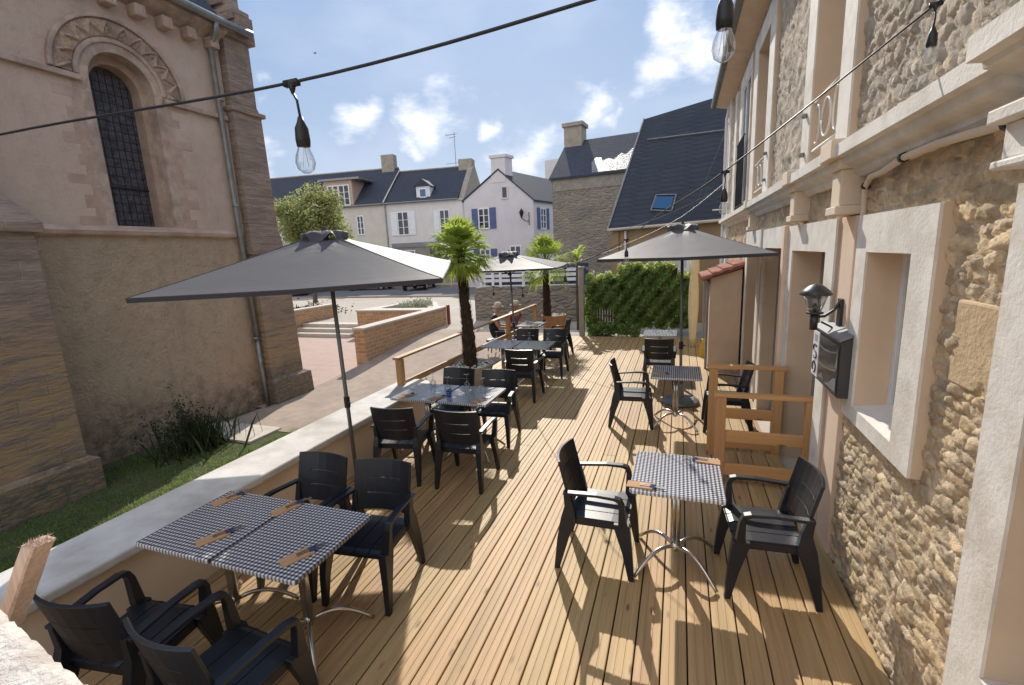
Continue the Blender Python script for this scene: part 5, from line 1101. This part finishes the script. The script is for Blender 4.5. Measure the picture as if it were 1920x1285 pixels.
# lilac gabled house
F = Fac((-15.5, 34), (1, 0)); h = thing('gabled_house', 'lilac white gabled house with blue shutters and a chimney on its gable', 'house', (-13, 34, 0), group='houses across the street')
pk = (2.70, 8.45); F2 = Fac((-10.2, 34), (.25, .968)); G = lambda a, d, z: (lambda q: (q[0]+d*.258, q[1]+d, z))(F.p(a, 0, 0))
poly = [(-.25, -.2), (5.30, -.2), (5.30, 6.15), pk, (-.25, 6.5)]
m = MB(); A = [G(a, 0, z) for a, z in poly]; B = [G(a, 8, z) for a, z in poly]; n = len(A); m.add(A+B, [tuple(range(n)), tuple(range(2*n-1, n-1, -1))]+[(i, (i+1) % n, n+(i+1) % n, n+i) for i in range(n)]); m.build('wall', 'facade_lilac', h)
m = MB()
for (e, z_) in ((5.45, 6.02), (-.4, 6.38)):
    q = [G(e, -.06, z_+.02), G(pk[0], -.06, pk[1]+.02), G(pk[0], 8, pk[1]+.02), G(e, 8, z_+.02)]; q2 = [(x, y, z+.12) for x, y, z in q]; m.add(q+q2, [(0,1,2,3),(7,6,5,4),(0,4,5,1),(1,5,6,2),(2,6,7,3),(3,7,4,0)])
rf = m.build('roof', 'slate', h)
m = MB(); m.add([G(a, d, z) for z in (7.6, 9.35) for a, d in ((2.15, -.03), (3.25, -.03), (3.25, .9), (2.15, .9))], [(0,3,2,1),(4,5,6,7),(0,1,5,4),(1,2,6,5),(2,3,7,6),(3,0,4,7)]); m.add([G(a, d, z) for z in (9.35, 9.55) for a, d in ((2.05, -.1), (3.35, -.1), (3.35, 1.0), (2.05, 1.0))], [(0,3,2,1),(4,5,6,7),(0,1,5,4),(1,2,6,5),(2,3,7,6),(3,0,4,7)]); m.build('chimney', 'facade_lilac', h)
hwin(F, h, .95, 1.75, 4.35, 5.8, -.0, 'blue_shutter', sw=.5); hwin(F, h, 2.92, 3.32, 6.45, 7.25, 0, bars=False, fm='facade_lilac'); hwin(F, h, .95, 1.7, 1.7, 2.75, 0, 'blue_shutter', sw=.5); hwin(F, h, 3.4, 4.2, 1.2, 2.9, 0)
hwin(F2, h, 1.0, 1.75, 4.15, 5.6, -.0, 'blue_shutter', sw=.42)
t = thing('street_lantern', 'black street lantern on a bracket at the corner of the lilac house', 'lamp', (-10.9, 33.8, 5))
m = MB(); m.tube([(-10.55, 34, 4.7), (-10.7, 33.7, 4.65), (-11.0, 33.6, 4.9)], .03, 6); m.tube([(-10.55, 33.98, 4.4), (-10.55, 33.98, 5.3)], .03, 5); m.build('arm', 'iron', t)
m = MB(); m.lathe((-11.0, 33.6, 4.9), [(.05, 0), (.17, .38), (.2, .42), (.06, .62), (0, .7)], 6); m.build('lantern', 'iron', t)
# house behind with chimneys
h = thing('rear_house', 'house roof with two pale chimneys showing behind the lilac house', 'house', (-11, 44, 0)); FB = Fac((-14, 42), (.98, -.2))
m = MB(); fbox(m, FB, 0, 9, 0, 7, -.2, 7.6); m.build('wall', 'facade_cream', h); rf = roofpr(FB, -.1, 9.1, 0, 7, 3.5, 7.6, 9.3, 'slate', h)
m = MB(); fbox(m, FB, 1.5, 2.9, 2.6, 3.8, 8.6, 10.7); m.build('chimney', 'facade_white', rf); m = MB(); fbox(m, FB, 4.6, 5.8, 1.6, 2.6, 8.3, 9.9); m.build('chimney', 'chimney_stone', rf)
# stone barn
F = Fac((-6.68, 26), (.995, -.1))
def rubmat():
    m, t, p = newmat('far_rubble'); v = N(t, 'ShaderNodeTexVoronoi'); v.feature = 'DISTANCE_TO_EDGE'; g = uvec(t, 'wall'); mm = N(t, 'ShaderNodeMapping'); mm.inputs['Scale'].default_value = (3.2, 7, 1); t.links.new(g, mm.inputs[0]); t.links.new(mm.outputs[0], v.inputs['Vector']); v.inputs['Scale'].default_value = 1
    v2 = N(t, 'ShaderNodeTexVoronoi'); t.links.new(mm.outputs[0], v2.inputs['Vector']); v2.inputs['Scale'].default_value = 1
    sp = N(t, 'ShaderNodeSeparateColor'); t.links.new(v2.outputs['Color'], sp.inputs[0])
    col = mixc(t, sp.outputs[0], (.30, .26, .22), (.19, .17, .15)); col = mixc(t, ramp(t, v.outputs['Distance'], .0, .12), (.25, .22, .18), col); col = mixc(t, ramp(t, noise(t, .5, 4), .45, .65, 0, .5), col, (.16, .15, .14))
    t.links.new(col, p.inputs['Base Color']); p.inputs['Roughness'].default_value = .95; bump(t, p, mth(t, 'MINIMUM', v.outputs['Distance'], .25), 1, .15)
rubmat(); bpy.data.objects['masonry'].data.materials[0] = MATS['far_rubble']
h = thing('stone_barn', 'tall windowless rubble stone barn with slate roof and square chimney', 'barn', F.p(3, 0, 0))
m = MB(); P = lambda a, d, z: F.p(a, d, z)
A = [P(0, 0, -.2), P(0, 0, 6.28), P(0, 3, 8.55), P(0, 6, 6.28), P(0, 6, -.2)]; B = [P(7.5, 0, -.2), P(7.5, 0, 6.28), P(7.5, 3, 8.55), P(7.5, 6, 6.28), P(7.5, 6, -.2)]; m.add(A+B, [(0, 1, 2, 3, 4), (9, 8, 7, 6, 5)]+[(i, (i+1) % 5, 5+(i+1) % 5, 5+i) for i in range(5)]); m.build('wall', 'far_rubble', h)
m = MB()
for d, z in ((-.15, 6.2), (6.15, 6.2)):
    q = [P(-.12, d, z), P(-.12, 3, 8.62), P(7.6, 3, 8.62), P(7.6, d, z)]; m.add(q+[(x, y, z_+.1) for x, y, z_ in q], [(0,1,2,3),(7,6,5,4),(0,4,5,1),(1,5,6,2),(2,6,7,3),(3,7,4,0)])
rf = m.build('roof', 'slate', h)
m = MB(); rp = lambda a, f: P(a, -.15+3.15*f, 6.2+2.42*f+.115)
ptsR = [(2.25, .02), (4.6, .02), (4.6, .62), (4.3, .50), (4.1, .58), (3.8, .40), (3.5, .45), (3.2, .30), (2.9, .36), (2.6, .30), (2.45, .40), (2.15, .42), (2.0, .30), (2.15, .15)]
m.add([rp(a, f) for a, f in ptsR], [tuple(range(len(ptsR)))]); m.build('glare_patch', 'slate_glare', rf, recalc=False)  # ragged pale patch: sun glare on the barn slates, painted as colour
m = MB(); fbox(m, F, -.1, .95, 2.5, 3.5, 7.8, 9.45); fbox(m, F, -.2, 1.05, 2.4, 3.6, 9.45, 9.65); m.build('chimney', 'chimney_stone', rf)
m = MB(); fbox(m, F, .05, 7.4, -.03, .0, 5.6, 6.2); m.build('render_band', 'far_stone', h)
# ochre house
h = thing('ochre_house', 'ochre house with a huge steep dark slate roof and one blue skylight', 'house', (0, 17, 0)); e = Vector((.834, -.552, 0)); A0 = Vector((-2.53, 18, 3.12)); vv = Vector((1.05, 3, 4.38)); nn_ = Vector((.552, .834, 0))
F = Fac((-2.40, 18.1), (.834, -.552))
m = MB(); ge = [Vector((F.p(0, 0, 0))), Vector(F.p(5.2, 0, 0)), Vector(F.p(5.2, 7, 0)), Vector(F.p(0, 7, 0))]
m.prism([(q.x, q.y, -.2) for q in ge], (0, 0, 3.3)); m.build('wall', 'facade_ochre', h)
m = MB(); q = [A0, A0+e*5.3, A0+e*5.3+vv, A0+vv]; bk = [A0+nn_*7.2, A0+e*5.3+nn_*7.2]
m.add([q[0], q[1], q[2], q[3], bk[0], bk[1]], [(0, 1, 2, 3), (3, 2, 5, 4), (0, 3, 4), (1, 5, 2), (0, 4, 5, 1)]); rf = m.build('roof', 'slate_near', h)
nr = e.cross(vv).normalized(); nr = nr if nr.z > 0 else -nr
rq = lambda s_, f, d=.02: A0+e*s_+vv*f+nr*d
m = MB(); m.add([rq(1.78, .13, .06), rq(2.54, .105, .06), rq(2.54, .20, .06), rq(1.82, .22, .06)], [(0, 1, 2, 3)]); sk_ = m.build('skylight', 'sky_pane', rf, recalc=False)
m = MB(); C4 = [rq(1.74, .115, .04), rq(2.59, .09, .04), rq(2.59, .215, .04), rq(1.77, .235, .04)]
for i in range(4): m.tube([C4[i], C4[(i+1) % 4]], .03, 4)
m.build('frame', 'zinc', sk_)
m = MB(); m.tube([rq(.55, .765, .03), rq(3.5, .68, .03), rq(5.3, .63, .03)], .035, 4); m.build('flashing', 'zinc', rf)
m = MB(); m.tube([A0+nr*.03, A0+vv+nr*.03], .035, 4); m.build('verge', 'zinc', rf)
m = MB(); m.tube([A0+Vector((0, -.05, -.03)), A0+e*5.3+Vector((0, -.05, -.03))], .05, 6); m.build('gutter', 'stone_cap', h)
m = MB(); fbox(m, F, -.03, .35, -.05, .1, -.1, 3.0); m.build('pilaster', 'facade_ochre', h)
hwin(F, h, 1.75, 2.25, .9, 2.35, 0, bars=False, fm='gray_gate', panemat='curtain'); hwin(F, h, 2.35, 3.2, .9, 2.35, 0, bars=False, fm='white_trim', panemat='curtain')
m = MB(); m.tube([F.p(.7, -.08, 3.0), F.p(.7, -.08, 0)], .04, 6); m.build('downpipe', 'white_trim', h)
# chimney/antenna mast beside building corner
m = MB(); fbox(m, F, 3.6, 4.1, 1.9, 2.4, 5.4, 6.4); m.build('chimney', 'chimney_stone', rf)

# ------------------------------------------------------------------ cars
def car(loc, rz, label):
    t = thing('parked_car', label, 'car', local=True, group='dark cars parked across the street'); t.location = loc; t.rotation_euler = (0, 0, rz)
    m = MB(); L = [(-2.1, .55, .75), (-2.05, .35, .95), (-1.5, .28, 1.0), (.6, .28, 1.0), (1.6, .3, .92), (2.05, .38, .75), (2.12, .5, .6)]
    lps = []
    for x, z0, z1 in L: lps.append([(x, -.8, z0), (x, .8, z0), (x, .86, z0+.15), (x, .84, z1-.08), (x, .7, z1), (x, -.7, z1), (x, -.84, z1-.08), (x, -.86, z0+.15)])
    m.loft(lps); m.build('body', 'car_paint', t, smooth=False, bevel=.03)
    m = MB(); lps = [[(x, -w_, z), (x, w_, z), (x, w_, z+.001), (x, -w_, z+.001)] for x, w_, z in ()]
    A = [(-1.85, .74, .97), (1.0, .74, .97)]; m.add([(-1.9, -.76, .96), (1.15, -.76, .96), (1.15, .76, .96), (-1.9, .76, .96), (-1.55, -.62, 1.46), (.35, -.62, 1.48), (.35, .62, 1.48), (-1.55, .62, 1.46)], [(0,3,2,1),(4,5,6,7),(0,1,5,4),(1,2,6,5),(2,3,7,6),(3,0,4,7)]); m.build('cabin', 'window_pane', t, bevel=.05)
    m = MB(); m.box((-1.5, -.6, 1.465), (.3, .6, 1.5)); m.build('roof', 'car_paint', t, bevel=.02)
    for x in (-1.35, 1.35):
        for y in (-.82, .82):
            m = MB(); m.tube([(x, y-.1, .31), (x, y+.1, .31)], .31, 18); wh = m.build('wheel', 'rubber', t); m = MB(); m.tube([(x, y-.108, .31), (x, y+.108, .31)], .18, 12); m.build('rim', 'alu', wh)
    for y in (-.62, .62):
        m = MB(); m.box((2.02, y-.17, .62), (2.13, y+.17, .76)); m.build('headlight', 'plate', t, bevel=.02)
        m = MB(); m.box((-2.13, y-.15, .72), (-2.03, y+.15, .86)); m.build('tail_light', 'light_lens', t, bevel=.02)
    m = MB(); m.box((2.10, -.26, .45), (2.15, .26, .56)); m.box((-2.15, -.26, .5), (-2.09, .26, .62)); m.build('number_plate', 'plate', t)
    return t
c0 = car((-19.6, 33.0, -.11), R(-75), 'dark car with a pale number plate parked below the shopfront')
copy_thing(c0, (-28.5, 29.5, -.11), R(-60), 'dark car half hidden between the church buttress and the street tree')
copy_thing(c0, (-24.6, 33.4, -.11), R(10), 'dark car in the shade left of the number plated one')

# ------------------------------------------------------------------ people
def person(loc, rz, label, shirt, hat):
    t = thing('person', label, 'person', local=True); t.location = loc; t.rotation_euler = (0, 0, rz)
    V = []; E = []; Rr = []
    def ch(start, pts):
        p = start
        for (x, y, z, r_) in pts:
            V.append((x, y, z)); Rr.append(r_)
            if p is not None: E.append((p, len(V)-1))
            p = len(V)-1
        return p
    pel = ch(None, [(0, 0, .50, .14)]); chest = ch(pel, [(0, .02, .62, .13), (0, .05, .78, .14), (0, .08, .92, .145)]); neck = ch(chest, [(0, .11, 1.02, .06), (0, .14, 1.08, .055), (0, .17, 1.15, .09), (0, .18, 1.22, .085), (0, .18, 1.28, .05)])
    for s in (-1, 1):
        ch(chest, [(s*.17, .08, .95, .065), (s*.23, .12, .80, .052), (s*.22, .18, .68, .045), (s*.15, .36, .66, .036), (s*.12, .42, .67, .03), (s*.11, .48, .67, .022)])
        ch(pel, [(s*.10, .05, .48, .10), (s*.13, .40, .48, .075), (s*.13, .46, .42, .065), (s*.13, .44, .10, .04), (s*.13, .46, .05, .04), (s*.13, .58, .03, .03)])
    me = bpy.data.meshes.new('body'); me.from_pydata(V, E, []); o = bpy.data.objects.new('body', me); COL.objects.link(o); o.parent = t
    sk = o.modifiers.new('skin', 'SKIN'); 
    for i, r_ in enumerate(Rr): me.skin_vertices[0].data[i].radius = (r_, r_)
    me.skin_vertices[0].data[0].use_root = True
    o.modifiers.new('sub', 'SUBSURF').levels = 1; o.modifiers['sub'].render_levels = 2; me.materials.append(MATS['skin'])
    # clothing: a slightly larger skinned torso and sleeves
    V2 = [V[i] for i in range(4)]; E2 = [(0, 1), (1, 2), (2, 3)]; R2 = [.15, .145, .155, .155]
    for s in (-1, 1): k = len(V2); V2 += [(s*.17, .08, .95), (s*.225, .115, .82)]; R2 += [.078, .065]; E2 += [(3, k), (k, k+1)]
    for s in (-1, 1): k = len(V2); V2 += [(s*.10, .05, .48), (s*.13, .38, .48)]; R2 += [.112, .088]; E2 += [(0, k), (k, k+1)]
    me = bpy.data.meshes.new('clothes'); me.from_pydata(V2, E2, []); c = bpy.data.objects.new('clothes', me); COL.objects.link(c); c.parent = t; c.modifiers.new('skin', 'SKIN')
    for i, r_ in enumerate(R2): me.skin_vertices[0].data[i].radius = (r_, r_)
    me.skin_vertices[0].data[0].use_root = True; c.modifiers.new('sub', 'SUBSURF').render_levels = 2; me.materials.append(MATS[shirt])
    m = MB(); m.lathe((0, .165, 1.20), [(.105, 0), (.108, .05), (.09, .10), (.05, .13), (0, .135)], 16)
    if hat == 'cap_beige': m.lathe((0, .165, 1.21), [(.0, 0), (.15, -.01), (.15, .002), (0, .01)], 18)
    m.build('hat' if hat == 'cap_beige' else 'hair', hat, t, smooth=True)
    m = MB(); m.lathe((0, .262, 1.17), [(0, 0), (.012, 0), (.016, .02), (0, .045)], 6)
    for s in (-1, 1): m.lathe((s*.035, .252, 1.195), [(0, 0), (.008, .004), (0, .012)], 6)
    m.build('face', 'skin', t)
    return t
person((-4.66, 11.4, -.18), R(-70), 'seated person in a black shirt and pale cap beyond the wooden railing', 'cloth_black', 'cap_beige')
person((-4.30, 11.95, -.18), R(-120), 'seated person in a red and blue top facing the one in black', 'cloth_red', 'cap_beige')
for i, (x, y, lb) in enumerate(((-4.66, 11.4, 'low dark stool under the person in black'), (-4.30, 11.95, 'low dark stool under the person in the red and blue top'))):
    t = thing('stool', lb, 'stool', (x, y, -.2), group='stools beyond the railing'); m = MB(); m.lathe((x, y, .10), [(0, 0), (.19, 0), (.2, .03), (.18, .06), (0, .06)], 16); m.build('seat', 'black_resin', t)
    for a in range(4):
        m = MB(); m.tube([(x+.12*math.cos(a*D/2), y+.12*math.sin(a*D/2), .1), (x+.17*math.cos(a*D/2), y+.17*math.sin(a*D/2), -.18)], .015, 6); m.build('leg', 'dark_metal', t)

# ------------------------------------------------------------------ string lights
def sag(a, b, s_, n=30):
    a, b = Vector(a), Vector(b); return [a.lerp(b, i/n)+Vector((0, 0, -4*s_*(i/n)*(1-i/n))) for i in range(n+1)]
def festoon(name, label, pts, lamps, r_=.006, mat='dark_metal', drop=.11, size=1.0, tilt=(0, 0)):
    t = thing(name, label, 'string light', tuple(pts[len(pts)//2]), group='festoon light strings over the terrace')
    m = MB(); m.tube(pts, r_, 6); m.build('cable', mat, t, smooth=True)
    for (p, k) in lamps:
        p = Vector(p); z = size*k; d = Vector((tilt[0], tilt[1], 0))
        q = p+Vector((0, 0, -drop*z))+d*z*.6
        m = MB(); m.obox(p+Vector((0, 0, -.002)), (1, 0, 0), (0, 1, 0), (0, 0, 1), .055*z, .018*z, .018*z); m.lathe((p.x, p.y, p.z-.035*z), [(.004*z, 0), (.014*z, .03*z), (.0, .032*z)], 8)
        m.tube([p+Vector((0, 0, -.03*z)), p.lerp(q, .5)+Vector((.004*z, 0, 0)), q], .004*z, 6)
        m.lathe((q.x, q.y, q.z-.085*z), [(.0, 0), (.021*z, 0), (.023*z, .02*z), (.021*z, .055*z), (.012*z, .075*z), (.008*z, .09*z), (0, .09*z)], 14); sk_ = m.build('lamp_holder', 'dark_metal', t, smooth=True)
        m = MB(); m.lathe((q.x, q.y, q.z-.170*z), [(0, 0), (.012*z, .003*z), (.025*z, .014*z), (.031*z, .034*z), (.028*z, .056*z), (.019*z, .078*z), (.017*z, .088*z)], 18); m.build('bulb', 'clear_glass', sk_, smooth=True)
        m = MB()
        for an in range(4): m.tube([(q.x+.004*z*math.cos(an*1.57), q.y+.004*z*math.sin(an*1.57), q.z-.09*z), (q.x+.012*z*math.cos(an*1.57), q.y+.012*z*math.sin(an*1.57), q.z-.15*z)], .0008*z, 4)
        m.build('filament', 'filament', sk_)
    return t
ca = [(-5.2, 1.3, 2.99), (-2.78, 1.3, 3.0), (-1.18, 1.3, 2.965), (-.22, 1.3, 3.01), (.07, 1.3, 3.055), (.6, 1.28, 3.2), (1.1, 1.25, 3.4)]
def smoothp(P, n=8):
    P = [Vector(p) for p in P]; o = []
    for i in range(len(P)-1):
        p0, p1, p2, p3 = P[max(i-1, 0)], P[i], P[i+1], P[min(i+2, len(P)-1)]
        for k in range(n):
            f = k/n; o.append(.5*((2*p1)+(-p0+p2)*f+(2*p0-5*p1+4*p2-p3)*f*f+(-p0+3*p1-3*p2+p3)*f**3))
    return o+[P[-1]]
festoon('string_light', 'black festoon cable crossing close overhead in front of the church and the sky', smoothp(ca), [((-1.18, 1.3, 2.965), 1.0), ((.07, 1.3, 3.055), .85)], .0048, tilt=(.03, 0))
p2 = [(1.16, 2.56, 3.47), (1.0, 2.70, 3.36), (.26, 3.4, 2.855), (-.16, 4.3, 2.68), (-.58, 5.6, 2.50), (-1.0, 6.0, 2.32), (-1.48, 6.35, 2.17), (-2.2, 7.6, 2.05), (-3.1, 9.3, 2.08)]
festoon('string_light', 'festoon cable coming off the stone building upper wall and running down over the deck', smoothp(p2), [((1.0, 2.70, 3.36), .85), ((.26, 3.4, 2.85), .95), ((-.58, 5.6, 2.495), 1.0), ((-1.48, 6.35, 2.17), 1.0)], .0045)
p3 = [(1.1, 12.0, 3.9), (0, 11, 3.0), (-1.2, 10.6, 2.45), (-2.2, 10.9, 2.15), (-3.2, 12.1, 1.95), (-3.2, 16.2, 1.8)]
festoon('string_light', 'thin pale cable dropping from the far corner of the stone building to the white fence', smoothp(p3), [((-1.5, 10.65, 2.35), .9), ((-2.0, 10.8, 2.2), .9)], .006, 'zinc')
p4 = [(-3.45, 9.75, 2.0), (-3.82, 9.5, 1.75), (-4.1, 9.4, 1.85), (-4.6, 9.4, 2.05)]
festoon('string_light', 'short festoon strand of bulbs hanging below the far parasol', smoothp([(-4.6, 9.5, 2.05), (-3.82, 9.5, 1.70), (-3.15, 9.5, 1.66), (-2.6, 9.5, 2.02)]), [((-3.82, 9.5, 1.70), 1.0), ((-3.15, 9.5, 1.66), 1.0)], .005)
t = thing('overhead_wires', 'thin wires crossing from the building corner before the dark slate roof', 'wire', (0, 14, 4)); m = MB()
m.tube(sag((1.1, 13.9, 3.9), (-2.4, 18, 3.0), .15), .007, 5); m.tube(sag((1.1, 13.8, 5.4), (.2, 16.6, 3.1), .05), .006, 5); m.build('wire', 'zinc', t)
# bird
m = MB(); b = Vector((-19.89, 24, 14.09)); m.add([b+Vector((-.25, 0, .05))*.5, b, b+Vector((.25, 0, .06))*.5, b+Vector((0, .2, -.02))*.5, b+Vector((0, -.2, -.02))*.5], [(0, 3, 1), (0, 1, 4), (2, 1, 3), (2, 4, 1)]); tag(m.build('bird', 'iron'), 'tiny dark bird high in the sky right of the church', 'bird')
